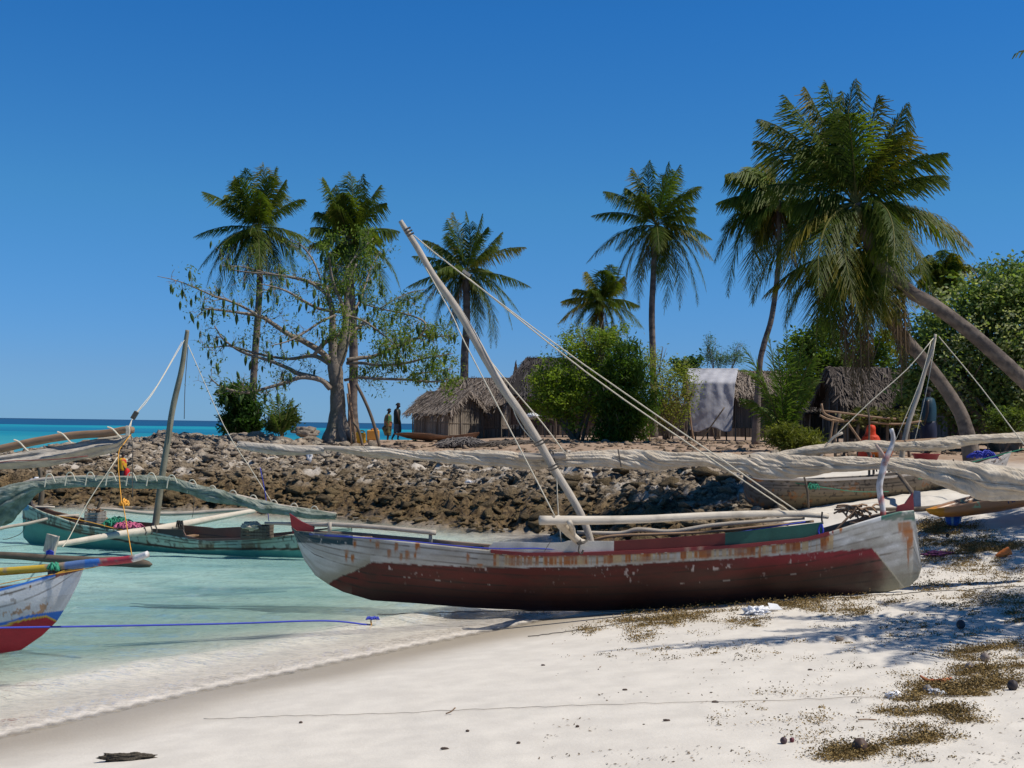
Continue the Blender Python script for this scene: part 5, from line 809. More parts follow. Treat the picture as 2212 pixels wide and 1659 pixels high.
    for i in range(int(w*14)): f = rs.uniform(-w/2-oh+hip, w/2+oh); p = W(f, rs.uniform(-.1, .1), rh+.02); dd = np.array(ex)*rs.uniform(-.2, .2)+ey*rs.uniform(-.25, .25)+ez*rs.uniform(-.1, .07); mb.add([p-ex*.02, p+ex*.02, p+dd+ex*.01, p+dd-ex*.01], [(0, 1, 2, 3)], None, rc[1])
    mb.build('roof', 'thatch', t); return t, W
a = at(970, 940, 55.6); e1 = np.array([math.cos(rad(-42)), math.sin(rad(-42))]); e2 = np.array([-e1[1], e1[0]]); c1 = a[:2]-e1*1.15+e2*1.05
hut('small low thatched hut nearest the standing people', c1, rad(-42), 2.3, 2.1, .12, 1.32, .82, .26, 61)
a = at(1030, 915, 60.5); hut('larger thatched hut on stilts right behind the small one', a[:2], rad(-20), 3.6, 2.6, .55, 1.4, 1.05, .35, 62, hip=.9)
a = at(1205, 900, 56); hut('hut with the tallest roof, shade coloured into its thatch, half hidden by the bright bush', a[:2], rad(-8), 3.9, 3.2, .55, 1.6, 1.45, .4, 63, wc=(.12, .085, .065), rc=((.045, .04, .04), (.11, .10, .10)), hip=.9)  # thatch coloured dark to stand for the roof's shaded side
a = at(1600, 905, 50); th, W4 = hut('stilt hut with a white tarp hung over its front eave', a[:2], rad(-2), 3.9, 2.4, .55, 1.45, .85, .3, 64, wc=(.22, .18, .145))
a = at(1915, 900, 38); hut('hut with grey thatch half hidden by the hanging dead fronds', a[:2], rad(3), 3.2, 2.4, .3, 1.2, .95, .3, 65, wc=(.07, .06, .05), rc=((.06, .05, .045), (.16, .135, .12)))
a = at(1800, 912, 41); hut('low dark hut behind the branch rack', a[:2], rad(4), 2.2, 2., .25, .85, .3, .2, 67, wc=(.07, .06, .05), rc=((.06, .055, .05), (.14, .12, .10)))
a = at(2130, 900, 35.5); hut('reed-walled hut under the leafy mass at the frame edge', a[:2], rad(5), 3.4, 2.4, .25, 1.35, .5, .3, 66, wc=(.26, .21, .19), rc=((.05, .05, .04), (.12, .11, .09)))
# tarp draped over the eave
n, k = 60, 60; V = []; e_y = at(1535, 830, 48.4)
for j in range(k):
    v = j/(k-1)
    for i in range(n):
        u = i/(n-1); xl = I(v, [(0, 1483), (.2, 1487), (.5, 1488), (1, 1490)]); xr = I(v, [(0, 1595), (.25, 1588), (1, 1580)]); x = xl+(xr-xl)*u; bot = 928+5*math.sin(u*9); y = 796+(bot-796)*v
        Dd = 48.35-(.25*sst(0, .22, v))-.0+(.75*(1-sst(0, .25, v))); f = .05*math.sin(u*34+3*math.sin(v*7)+(1-u)*v*26)*(1-v*.9)*.5+.05*(fbm(u*6, v*7, 0, 3, 33)-.5)+.12*math.sin(pi*u)*v; V.append(at(x, y, float(Dd)-.10-f))
V = np.array(V); o = tag(obj('hanging_tarp', V, quads(k, n), 'tarp', None, uv=np.stack([np.tile(np.arange(n)/n, k)*.05, np.repeat(np.arange(k)/k, n)*.1], 1), smooth=True), 'large white tarp hanging from the stilt hut roof', 'tarp'); o.modifiers.new('thick', 'SOLIDIFY').thickness = .008
def stick(name, label, cat, L, D, rpx, m='brownwood', Db=None, group=None): o = pole(name, L, D, rpx, m, None, Db); return tag(o, label, cat, group)
stick('prop_pole', 'thin crooked pole propped against the tarp at its left', 'pole', [(1480, 805), (1488, 860), (1492, 910), (1499, 955)], 47, 1.8); stick('prop_pole', 'slanting thin pole in front of the white tarp', 'pole', [(1565, 880), (1540, 915), (1508, 960)], 46.6, 1.5, 'darkwood')
# ================= village odds =================
def fence(label, P0, P1, h, seed, col):
    rs = np.random.RandomState(seed); P0 = np.array(P0, float); P1 = np.array(P1, float); L = np.linalg.norm(P1-P0); d = (P1-P0)/L; t = thing('reed_fence', label, 'fence', (P0[0], P0[1], gz(*P0))); mb = MB(); s = 0; yaw = math.atan2(d[1], d[0]); Rm = np.array(Matrix.Rotation(yaw, 3, 'Z'))
    while s < L:
        w = rs.uniform(.05, .12); p = P0+d*s; z = gz(*p); hh = h*rs.uniform(.86, 1.06); mb.box((p[0], p[1]+rs.uniform(-.02, .02), z+hh/2-.05), (w*1.9, .02, hh+.1), Rm, np.array(col)*rs.uniform(.6, 1.3)); s += w
    mb.build('reed_panel', 'slat', t)
    for s in np.arange(0, L, 1.8): p = P0+d*s; z = gz(*p); MB().tube([(p[0], p[1]-.04, z-.1), (p[0], p[1]-.04, z+h+.12)], .035, 6, 1, col=(.14, .11, .08)).build('post', 'slat', t)
fence('dark reed fence closing the village behind the leafy bushes', (-2.6, 71.5), (29, 72), 1.9, 5, (.10, .08, .065)); fence('dark reed fence behind the branch rack and leaning palms', (12.5, 46), (24, 44), 1.7, 6, (.08, .065, .055))
# dugout hull blank on the earth
du = [(853, 926), (872, 922), (915, 924), (944, 930), (972, 932), (1000, 926), (1034, 921)]; db = [(852, 930), (880, 944), (930, 953), (980, 958), (1020, 957), (1035, 935)]
hl = thing('dugout_hull', 'reddish brown carved dugout hull lying before the small hut', 'boat', at(944, 955, 45.5)); HD = Hull([(852, 936), (872, 934), (915, 936), (944, 941), (972, 942), (1000, 938), (1035, 933)], [(851, 938), (880, 947), (930, 954), (980, 957), (1020, 955), (1036, 936)], 852, 46, 1036, 45, .3, 2.6)
def paintd(x, y, u, q, inn, V): n = len(x); c = np.tile((.30, .155, .085), (n, 1)); c = mixc(c, (.17, .09, .05), sst(.4, .65, fbm(q*3, u*4, 0, 3, 111))); return mixc(c, (.14, .08, .05), inn*.8)
HD.mesh('hull', hl, paintd, 120, 14, .05)
# platform table, leaning sheet, rack
def table(name, label, cat, xs, y, D, base, m='darkwood', depth=.9, nslat=9):
    P = at(xs[0], y, D); Q = at(xs[1], y, D); t = thing(name, label, cat, (P[0]*.5+Q[0]*.5, D, gz(P[0], D))); mb = MB(); z = P[2]
    for k in range(nslat): yy = D+depth*k/(nslat-1); mb.tube([(P[0]-.08+random.uniform(-.06, .06), yy, z+random.uniform(-.01, .01)), (Q[0]+.08+random.uniform(-.06, .06), yy, z)], .022, 6, 1)
    for x in (P[0]+.1, (P[0]+Q[0])/2, Q[0]-.1): mb.tube([(x, D-.05, z-.04), (x, D+depth+.05, z-.04)], .025, 6, 1)
    mb.build('top', m, t)
    for x in (P[0], Q[0]):
        for yy in (D, D+depth): MB().tube([(x, yy, gz(x, yy)-.1), (x+.03, yy, (z+gz(x, yy))/2), (x, yy, z-.02)], .03, 6, 3).build('leg', m, t)
    return t
table('platform_table', 'low pole platform standing by the corner of the tallest-roofed hut', 'table', (1132, 1200), 905, 49.5, 950); o = blob('white_bundle', at(1152, 898, 49.9), (.28, .2, .11), 'white', None, seed=3); tag(o, 'pale bundle lying on the pole platform', 'bundle')
n = 24; tt = np.linspace(0, 1, n); V = []
for j in range(n):
    for i in range(n): u, v = tt[i], tt[j]; V.append(at(1362+36*u+3*math.sin(v*6), 918+(40-14*u)*v+2*math.sin(u*9), 44+.15*math.sin(u*7+v*3)))
o = tag(obj('cloth_screen', np.array(V), quads(n, n), 'sailold', None, uv=np.array([(i/n, j/n) for j in range(n) for i in range(n)]), smooth=True), 'small pale cloth stretched on sticks right of the mango tree', 'cloth'); o.modifiers.new('thick', 'SOLIDIFY').thickness = .01
def mstick(label, L, D, r, m='brownwood', Db=None, nm='stick'): P = px(L, D, Db); P[-1][2] = min(P[-1][2], gz(P[-1][0], P[-1][1])-.02); return tag(MB().tube(P, r*D/FP, 7, 4, bumpy=.08).build(nm, m, None, True), label, 'stick')
mstick('upright stick holding the right side of the pale cloth', [(1398, 915), (1402, 940), (1407, 968)], 43.7, 1.8); mstick('upright stick holding the middle of the pale cloth', [(1388, 916), (1391, 950), (1391, 972)], 43.3, 1.8); mstick('short pale stake leaning on the earth below the pale cloth', [(1362, 960), (1372, 975), (1380, 984)], 40, 2.2, 'greywood')
mstick('dark pole leaning right of the pod tree trunk', [(770, 830), (790, 870), (806, 912), (822, 955)], 41, 3.6, 'darkwood'); mstick('pale bamboo pole against the pod tree, nearer the trunk', [(752, 828), (758, 880), (764, 915), (770, 948)], 41.6, 2.6, 'brownwood'); mstick('thinner bamboo pole against the pod tree, foot by the trunk roots', [(750, 850), (755, 900), (760, 950)], 41.4, 1.8, 'brownwood'); mstick('short dark prop between the bamboo poles and the leaning pole', [(763, 912), (775, 930), (785, 950)], 41.3, 3, 'darkwood')
def canister(label, x, y, D, s, col):
    c = at(x, y, D); c[2] = gz(c[0], c[1]); t = thing('plastic_can', label, 'container', c); m = m_plain('can_plastic', col, .4, .1); mb = MB(); mb.box(c+np.array([0, 0, s*.45]), (s*1.1, s*.7, s*.9), jit=.01); b = mb.build('body', m, t); b.modifiers.new('round', 'BEVEL').width = .03; MB().tube([c+np.array([-.1*s, 0, s*.9]), c+np.array([-.1*s, 0, s*1.05])], s*.12, 8, 1).build('cap', m, t); MB().tube([c+np.array([0, 0, s*.88]), c+np.array([.1*s, 0, s*1.05]), c+np.array([.35*s, 0, s*1.05]), c+np.array([.45*s, 0, s*.88])], s*.06, 6, 4).build('handle', m, t)
canister('yellow plastic can between the bamboo poles', 776, 940, 44, .42, (.62, .36, .02)); canister('orange can on the sand right of the bamboo poles', 806, 939, 47, .42, (.55, .25, .04))
b_ = blob('pale_rock', at(663, 934, 52), (.5, .35, .22), 'rock', None, (.25, .21, .17), 8, 18, .7); tag(b_, 'pale flat-topped boulder on the point before the sea', 'rock')
tag(heap('thatch_heap', at(1000, 966, 41.5), (.85, .6, .34), 420, .012, m_plain('old_palm_leaf', (.17, .15, .14), .9), seed=31, arch=.03), 'grey heap of old palm leaves below the dugout hull', 'heap'); tag(heap('thatch_heap', at(1130, 965, 41), (1.4, .5, .22), 420, .012, m_plain('dark_leaf', (.11, .09, .075), .9), seed=32, arch=.02), 'long dark heap of old leaves behind the mast foot', 'heap')
o = blob('white_stone', at(1436, 978, 38.5), (.13, .1, .09), 'white', None, seed=6); tag(o, 'pair of white stones on the earth edge', 'stone'); o = blob('dark_bundle', at(1528, 960, 44), (.24, .2, .05), m_plain('rag', (.08, .08, .09), .9), None, seed=7); tag(o, 'dark rag lying on the earth before the tarp', 'rag')
# branch rack at the right
rk = thing('branch_rack', 'rickety rack of branches piled with leaves behind the grey canoe', 'rack', at(1880, 955, 28)); rs = np.random.RandomState(5)
for x in (1806, 1822, 1856, 1868, 1915, 1948, 1965): P = at(x, 965, 28+rs.rand()*1.2); z = gz(P[0], P[1]); top_ = at(x+rs.uniform(-6, 6), 893, P[1])[2]; MB().tube([(P[0], P[1], z-.1), (P[0]+rs.uniform(-.06, .06), P[1], (z+top_)/2), (P[0]+rs.uniform(-.1, .1), P[1], top_)], .035, 7, 3, bumpy=.1).build('post', 'darkwood', rk, True)
for L, d in (([(1773, 887), (1830, 893), (1880, 900), (1935, 905)], 28), ([(1800, 912), (1880, 905), (1960, 903)], 28.3), ([(1840, 908), (1900, 904), (1985, 908)], 28.9), ([(1880, 912), (1940, 916), (1990, 910)], 28.1), ([(1774, 872), (1780, 892), (1800, 902), (1822, 908)], 27.8), ([(1771, 897), (1790, 906), (1812, 909)], 27.9), ([(1832, 915), (1850, 940), (1872, 972)], 27.9), ([(1800, 905), (1796, 930), (1790, 975)], 28.)): MB().tube(px(L, d), .026, 6, 4, bumpy=.1).build('branch', 'brownwood', rk, True)
V, F, c = foliage(pb([(1900, 900, 70, 10), (1950, 905, 40, 12), (1850, 906, 40, 6)], 28.5), 1500, .14, (.05, .06, .02), (.16, .15, .06), asp=.4, clump=20, sig=.12); obj('leaf_pile', V, F, 'leaf', rk, c)
mstick('long pale stick slanting out of the grass clump', [(1820, 935), (1795, 950), (1765, 968)], 27.5, 3, 'greywood'); mstick('thin upright stick left of the hanging dead fronds', [(1868, 850), (1874, 880), (1878, 915), (1876, 945)], 27.2, 2, 'darkwood')
# ================= people =================
def person(label, c, yaw, h, pose, cols, clothes, group=None):
    """pose: joint positions in body units (height 1, x forward, y left)"""
    t = thing('person', label, 'person', c, group); J = {k: np.array(v, float) for k, v in dict(pel=(0, 0, .52), sp=(.005, 0, .62), ch=(.0, 0, .74), nk=(.0, 0, .83), nk2=(.008, 0, .865), hd=(.014, 0, .905), hd2=(.016, 0, .945), tp=(.008, 0, .985), jaw=(.04, 0, .885), nose=(.072, 0, .915),
        ls=(0, .105, .80), le=(-.01, .125, .64), lh=(.02, .12, .50), rs=(0, -.105, .80), re=(-.01, -.125, .64), rh=(.02, -.12, .50), lp=(0, .05, .50), lk=(.01, .055, .28), la=(-.01, .055, .045), lt=(.08, .06, .015), rp=(0, -.05, .50), rk=(.01, -.055, .28), ra=(-.01, -.055, .045), rt=(.08, -.06, .015), ler=(.01, .044, .915), rer=(.01, -.044, .915)).items()}
    J.update({k: np.array(v, float) for k, v in pose.items()})
    R = dict(pel=.075, sp=.066, ch=.078, nk=.035, nk2=.031, hd=.047, hd2=.052, tp=.03, jaw=.024, nose=.008, ls=.038, le=.026, lh=.018, rs=.038, re=.026, rh=.018, lp=.058, lk=.037, la=.023, lt=.016, rp=.058, rk=.037, ra=.023, rt=.016, ler=.011, rer=.011)
    E = [('pel', 'sp'), ('sp', 'ch'), ('ch', 'nk'), ('nk', 'nk2'), ('nk2', 'hd'), ('hd', 'hd2'), ('hd2', 'tp'), ('hd', 'jaw'), ('hd', 'nose'), ('hd', 'ler'), ('hd', 'rer'), ('ch', 'ls'), ('ls', 'le'), ('le', 'lh'), ('ch', 'rs'), ('rs', 're'), ('re', 'rh'), ('pel', 'lp'), ('lp', 'lk'), ('lk', 'la'), ('la', 'lt'), ('pel', 'rp'), ('rp', 'rk'), ('rk', 'ra'), ('ra', 'rt')]
    for s in 'lr':
        hd = J[s+'h']; d = hd-J[s+'e']; d /= np.linalg.norm(d); f = np.array([1., 0, 0]); f = f-d*(f@d); f /= np.linalg.norm(f)+1e-6; J[s+'p0'] = hd+d*.035; R[s+'p0'] = .017; E.append((s+'h', s+'p0'))
        for i, (o, l) in enumerate(((-.014, .045), (-.005, .052), (.005, .050), (.014, .042))): a = s+'f%d' % i; J[a] = J[s+'p0']+f*o+d*l*.5; J[a+'b'] = J[s+'p0']+f*(o+.008)+d*l; R[a] = .0055; R[a+'b'] = .0045; E += [(s+'p0', a), (a, a+'b')]
        J[s+'th'] = hd+d*.03+f*.026; R[s+'th'] = .006; E.append((s+'h', s+'th'))
    ks = list(J); me = bpy.data.meshes.new('body'); ca, sa = math.cos(yaw), math.sin(yaw); W = lambda p: (c[0]+h*(p[0]*ca-p[1]*sa), c[1]+h*(p[0]*sa+p[1]*ca), c[2]+h*p[2])
    me.from_pydata([W(J[k]) for k in ks], [(ks.index(a), ks.index(b)) for a, b in E], []); o = bpy.data.objects.new('body', me); COL.objects.link(o); o.parent = t; o.matrix_parent_inverse = Matrix.Translation(-t.location)
    m = o.modifiers.new('skin', 'SKIN'); sv = me.skin_vertices[0].data
    for i, k in enumerate(ks): sv[i].radius = (R[k]*h, R[k]*h); sv[i].use_root = (k == 'pel')
    m.use_smooth_shade = True; o.modifiers.new('sub', 'SUBSURF').levels = 2; o.modifiers['sub'].render_levels = 2; me.materials.append(m_plain('dark_skin', cols, .5, .1))
    for nm, rings, col, pat in clothes:      # rings: (x, y, z, rx, ry)
        Rg = spline(np.array(rings, float), 4); k = 20; V = []; 
        for j, (x, y, z, rx, ry) in enumerate(Rg):
            for a in range(k): th = a*2*pi/k; f = 1+.06*math.sin(th*5+j*.3)+.03*math.sin(th*9); V.append(W((x+rx*f*math.cos(th), y+ry*f*math.sin(th), z)))
        n = len(Rg); F = [(i*k+a, i*k+(a+1) % k, (i+1)*k+(a+1) % k, (i+1)*k+a) for i in range(n-1) for a in range(k)]; V = np.array(V); cc = np.tile(np.array(col, float), (len(V), 1))
        if pat is not None: cc = mixc(cc, pat, sst(.5, .58, fbm(V[:, 0]*14, V[:, 1]*14, V[:, 2]*14, 2, 5)))
        g = obj(nm, V, F, 'skin', t, cc, smooth=True); g.modifiers.new('thick', 'SOLIDIFY').thickness = .012
    # hair cap
    V = []; k = 14
    for j in range(7):
        a = j/6*1.75; r = math.sin(a)
        for b in range(k): th = b*2*pi/k; V.append(W((J['hd2'][0]-.008+.062*r*math.cos(th)-(.012 if j > 4 else 0), J['hd2'][1]+.056*r*math.sin(th), J['hd2'][2]+.002+.062*math.cos(a))))
    F = [(i*k+a, i*k+(a+1) % k, (i+1)*k+(a+1) % k, (i+1)*k+a) for i in range(6) for a in range(k)]; obj('hair', V, F, m_plain('black_hair', (.012, .01, .01), .9), t, smooth=True)
    return t, W
def gp(x, y, D): p = at(x, y, D); p[2] = gz(p[0], p[1]); return p
SK = (.045, .026, .018); per = 'people walking on the point'
p = gp(857, 942, 57.5); person('person in a dark shirt and blue-grey shorts, striding, one leg back', p, 0.05, 1.78, dict(lk=(-.02, .05, .27), la=(-.13, .05, .06), lt=(-.10, .055, .0), rk=(.05, -.05, .28), ra=(.03, -.05, .045), rt=(.11, -.05, .015), lh=(.05, .11, .50), rh=(.06, -.11, .50), le=(.03, .13, .64), re=(.04, -.13, .64), hd=(.03, 0, .905), hd2=(.034, 0, .945), tp=(.03, 0, .985), jaw=(.058, 0, .882), nose=(.09, 0, .915), ler=(.03, .046, .915), rer=(.03, -.046, .915)), SK,
   [('shirt', [(0, 0, .845, .04, .05), (0, 0, .82, .07, .10), (0, 0, .74, .085, .115), (0, 0, .62, .08, .105), (.01, 0, .50, .09, .11), (.01, 0, .455, .092, .11)], (.012, .022, .022), None), ('shorts', [(.005, 0, .52, .078, .095), (.01, 0, .42, .09, .10), (.015, 0, .28, .095, .10), (.015, 0, .23, .09, .095)], (.06, .085, .12), (.10, .12, .15))], per)
p = gp(838, 936, 60); person('person wrapped in a green and patterned cloth, carrying a bundle', p, 0.0, 1.66, dict(lh=(-.05, .13, .52), rh=(.07, -.08, .60), hd=(.03, 0, .895), hd2=(.034, 0, .935), tp=(.03, 0, .975), jaw=(.058, 0, .872), nose=(.088, 0, .905), ler=(.03, .046, .905), rer=(.03, -.046, .905)), SK,
   [('wrap_top', [(0, 0, .82, .05, .07), (0, 0, .78, .085, .12), (-.01, 0, .68, .10, .13), (.0, 0, .56, .11, .125), (.0, 0, .46, .105, .12)], (.05, .17, .05), (.34, .12, .06)), ('skirt', [(0, 0, .50, .095, .11), (-.04, 0, .42, .135, .125), (-.02, 0, .32, .11, .115), (.0, 0, .20, .085, .09)], (.16, .15, .07), (.035, .035, .03))], per)
p = gp(262, 1090, 33.9); p[2] = max(p[2], .02); person('child in a yellow and red shirt standing by the reef edge with a red cloth', p, 0.15, .98, dict(lh=(.10, .10, .56), le=(.03, .13, .64), rh=(.10, -.10, .55), re=(.03, -.13, .64), la=(-.03, .055, .045), rk=(.03, -.06, .29)), (.09, .045, .03),
   [('shirt', [(0, 0, .84, .045, .06), (0, 0, .80, .085, .12), (0, 0, .70, .105, .14), (0, 0, .56, .11, .14), (0, 0, .50, .10, .13)], (.62, .36, .02), (.5, .04, .03)), ('shorts', [(0, 0, .53, .09, .11), (0, 0, .42, .10, .12), (0, 0, .32, .10, .12)], (.02, .02, .035), None), ('red_cloth', [(.13, -.05, .56, .02, .03), (.14, -.05, .50, .06, .07), (.13, -.05, .36, .07, .09), (.11, -.05, .22, .06, .07), (.11, -.05, .17, .02, .03)], (.62, .015, .02), None)])
p = gp(1880, 975, 27.5); person('person in a bright orange headscarf and robe, seated under the rack', p, -1.6, 1.28, dict(pel=(0, 0, .12), sp=(.01, 0, .22), ch=(.02, 0, .34), nk=(.03, 0, .43), nk2=(.04, 0, .46), hd=(.05, 0, .50), hd2=(.055, 0, .54), tp=(.05, 0, .575), jaw=(.08, 0, .48), nose=(.11, 0, .51), ler=(.05, .045, .51), rer=(.05, -.045, .51), ls=(.02, .10, .40), le=(.07, .13, .26), lh=(.17, .08, .2), rs=(.02, -.10, .40), re=(.07, -.13, .26), rh=(.17, -.08, .2), lp=(0, .05, .10), lk=(.22, .10, .16), la=(.24, .06, .03), lt=(.31, .06, .015), rp=(0, -.05, .10), rk=(.22, -.10, .16), ra=(.24, -.06, .03), rt=(.31, -.06, .015)), SK,
   [('robe', [(.03, 0, .44, .05, .06), (.02, 0, .40, .09, .13), (.02, 0, .28, .12, .17), (.03, 0, .14, .17, .19), (.06, 0, .02, .22, .2)], (.5, .045, .01), None), ('headscarf', [(.045, 0, .60, .02, .02), (.045, 0, .585, .055, .055), (.04, 0, .54, .075, .068), (.03, 0, .49, .07, .07), (.02, 0, .43, .08, .09), (.02, 0, .38, .10, .13)], (.6, .045, .01), None)])
p = gp(2006, 955, 29.5); person('person in a blue shirt standing in the shade right of the far mast', p, 2.6, 1.62, dict(), (.03, .02, .015), [('shirt', [(0, 0, .845, .04, .05), (0, 0, .82, .07, .10), (0, 0, .74, .09, .13), (0, 0, .60, .095, .13), (0, 0, .48, .09, .12)], (.008, .04, .065), None), ('skirt', [(0, 0, .5, .09, .11), (0, 0, .36, .11, .13), (0, 0, .12, .10, .12)], (.012, .016, .04), None)])
# ================= basins and litter =================
def basin(label, c, r0, r1, h, col, band=None, cat='basin'):
    k = 28; V = []; rg = [(r0, 0), (r0*.9+r1*.1, h*.1), ((r0+r1)/2, h*.5), (r1, h), (r1+.02, h+.005), (r1+.018, h-.012), (r1-.01, h-.006), ((r0+r1)/2-.008, h*.5), (r0-.008, .01), (.001, .01)]
    for r, z in rg:
        for a in range(k): th = a*2*pi/k; V.append((c[0]+r*math.cos(th), c[1]+r*math.sin(th), c[2]+z))
    V = np.array(V); F = [(i*k+a, i*k+(a+1) % k, (i+1)*k+(a+1) % k, (i+1)*k+a) for i in range(len(rg)-1) for a in range(k)]; cc = np.tile(np.array(col), (len(V), 1))
    if band is not None: a_ = np.arctan2(V[:, 1]-c[1], V[:, 0]-c[0]); cc = mixc(cc, band, (np.sin(a_*6+1) > .75)*1.)
    F.append(tuple(range(k))[::-1]); return tag(obj('plastic_basin', V, F, 'skin', None, cc, smooth=True), label, cat)
p = gnd(2059, 1139); basin('blue plastic basin with pale stripes on the sand under the kayak', p, .10, .135, .16, (.015, .10, .42), (.25, .45, .60)); c = at(1904, 984, 24.8); c[2] = gz(c[0], c[1])+.3
basin('large orange plastic basin behind the forked crutch', at(1904, 990, 24.8), .17, .26, .2, (.75, .14, .01), (.6, .5, .4)); stool = thing('stool', 'dark wooden stool under the orange basin', 'stool', gp(1904, 1000, 24.8)); q = at(1904, 990, 24.8); zb = gz(q[0], q[1]); MB().box((q[0], q[1], q[2]-.03), (.5, .4, .05)).build('seat', 'darkwood', stool)
for dx in (-.2, .2):
    for dy in (-.15, .15): MB().tube([(q[0]+dx, q[1]+dy, zb-.05), (q[0]+dx, q[1]+dy, q[2]-.05)], .025, 6, 1).build('leg', 'darkwood', stool)
basin('dark red basin in the shade behind the grey canoe', gp(2000, 985, 26.5), .2, .28, .2, (.18, .015, .02))
def crumple(name, label, cat, x, y, sz, m, seed=0, n=24, amp=.8, lift=0.):
    p = gnd(x, y); return tag(blob(name, p+np.array([0, 0, sz[2]*.5+lift]), sz, m, None, seed=seed, n=n, amp=amp, fr=3.5), label, cat)
wp = m_plain('white_plastic_film', (.78, .78, .80), .3, .05, 60)
crumple('plastic_bag', 'crumpled white plastic bag on the seaweed below the canoe', 'plastic bag', 1634, 1327, (.13, .10, .05), wp, 21, 30, 1.1); crumple('plastic_scrap', 'small white plastic scrap just below the crumpled bag', 'plastic scrap', 1627, 1338, (.06, .035, .012), wp, 22)
p = gnd(1674, 1322); c = np.array([[0, 0, .015], [.13, -.03, .02], [.10, .10, .06], [.0, .12, .07]])+p-np.array([.06, .03, 0]); o = MB().plate(c, .008).build('foam_sheet', wp); tag(o, 'flat white foam sheet right of the crumpled bag', 'foam sheet')
def shell(label, x, y, r, col, up=1, half=True, yaw=0.):
    p = gnd(x, y); n, k = 9, 18; V = []
    for j in range(n):
        a = j/(n-1)*(pi/2 if half else pi)
        for i in range(k): th = i*2*pi/k; rr = r*(1+.06*math.sin(3*th)); V.append((rr*math.sin(a)*math.cos(th), rr*math.sin(a)*math.sin(th), -rr*math.cos(a)*1.05))
    V = np.array(V); F = [(i*k+a, i*k+(a+1) % k, (i+1)*k+(a+1) % k, (i+1)*k+a) for i in range(n-1) for a in range(k)]; V = V@np.array(Matrix.Rotation(yaw, 3, 'Y')).T+p+np.array([0, 0, r*.85]); o = tag(obj('coconut_shell' if half else 'coconut_husk', V, F, 'skin', None, np.tile(col, (len(V), 1)), smooth=True), label, 'coconut')
    if half: o.modifiers.new('thick', 'SOLIDIFY').thickness = .012
shell('grey half coconut shell open side up on clean sand', 1814, 1383, .042, (.30, .24, .20), yaw=.15)
for lb, x, y, r, col in (('dark round husk on the seaweed near the frame edge', 2188, 1488, .035, (.05, .04, .04)), ('brown husk in the lower right seaweed, right of the lone ball', 1858, 1624, .04, (.10, .065, .05)), ('small dark ball alone on sand, left of the husks', 1693, 1606, .02, (.08, .05, .055)), ('tiny reddish ball right of the small dark ball', 1711, 1603, .014, (.16, .05, .06)), ('grey-brown husk in the upper seaweed patch', 2128, 1428, .035, (.20, .16, .14)), ('pale grey husk left of a white shell in the seaweed', 2094, 1452, .03, (.24, .2, .18)), ('round grey stone at the lower seaweed, beside the white lump', 2004, 1498, .03, (.22, .2, .19)), ('dark lump of husk inside the palm shadow', 2076, 1360, .04, (.05, .05, .06)), ('dark round seed on the weed behind the stern, by the basin', 2047, 1160, .03, (.03, .02, .02))): shell(lb, x, y, r, col, half=False)
crumple('foam_lump', 'white foam lump half buried in the lower seaweed', 'foam lump', 1932, 1508, (.05, .035, .03), wp, 23); crumple('foam_lump', 'pale grey crumpled lump right of the round stone', 'foam lump', 2022, 1502, (.05, .03, .025), m_plain('grey_foam', (.5, .52, .56), .6), 24)
def curl(name, label, cat, x, y, pts, r, m): p = gnd(x, y); P = [p+np.array(q) for q in pts]; return tag(MB().tube(P, r, 7, 5, bumpy=.2).build(name, m, None, True), label, cat)
om = m_plain('orange_husk', (.42, .12, .04), .7); curl('dry_pod', 'curled reddish dry pod on the sand', 'dry pod', 2020, 1476, [(-.10, .02, .05), (-.06, 0, .02), (0, -.01, .015), (.08, 0, .025), (.12, .01, .04)], [.006, .014, .018, .014, .004], om); curl('dry_pod', 'short reddish dry lump below the curled pod', 'dry pod', 2014, 1500, [(-.03, 0, .01), (0, 0, .022), (.035, 0, .012)], [.012, .02, .012], om)
curl('orange_litter', 'torn orange packet on the weed near the frame edge', 'litter', 2166, 1206, [(-.10, 0, .02), (0, 0, .05), (.10, 0, .09)], [.012, .05, .06], m_plain('orange_film', (.7, .2, .04), .5)); crumple('purple_cloth', 'dull purple rag on shaded sand behind the stern', 'rag', 2028, 1200, (.2, .12, .04), m_plain('purple_rag', (.13, .03, .10), .9), 25)
curl('twig', 'thin twig lying alone on the open sand', 'twig', 1872, 1540+20, [(-.05, 0, .006), (0, .004, .008), (.06, 0, .006)], .004, 'brownwood'); curl('twig', 'tiny forked twig in the middle of the bare sand', 'twig', 974, 1546, [(-.035, 0, .005), (0, 0, .02), (.03, .01, .045)], .005, 'brownwood')
rp_ = m_attr('old_wood_litter', .9, 60, .5, .8, .02, .1); p = gnd(276, 1644); o = blob('driftwood', p+np.array([0, 0, .012]), (.165, .035, .028), rp_, None, (.10, .085, .065), 26, 36, .7, 4.); tag(o, 'dark bark-like driftwood lump on bare sand at the lower edge', 'driftwood')
for k, (x, y) in enumerate(((1247, 1575), (1173, 1437), (960, 1620), (1120, 1610), (1350, 1492), (1545, 1520), (650, 1562), (1750, 1450), (1440, 1560), (1010, 1584))): p = gnd(x, y); o = blob('pebble', p+np.array([0, 0, .006]), (.012+.006*(k % 3), .01, .008), rp_, None, (.12, .09, .075), 40+k, 8, .4); tag(o, 'small dark pebble scattered on the bare sand', 'pebble', 'dark pebbles on the bare sand')
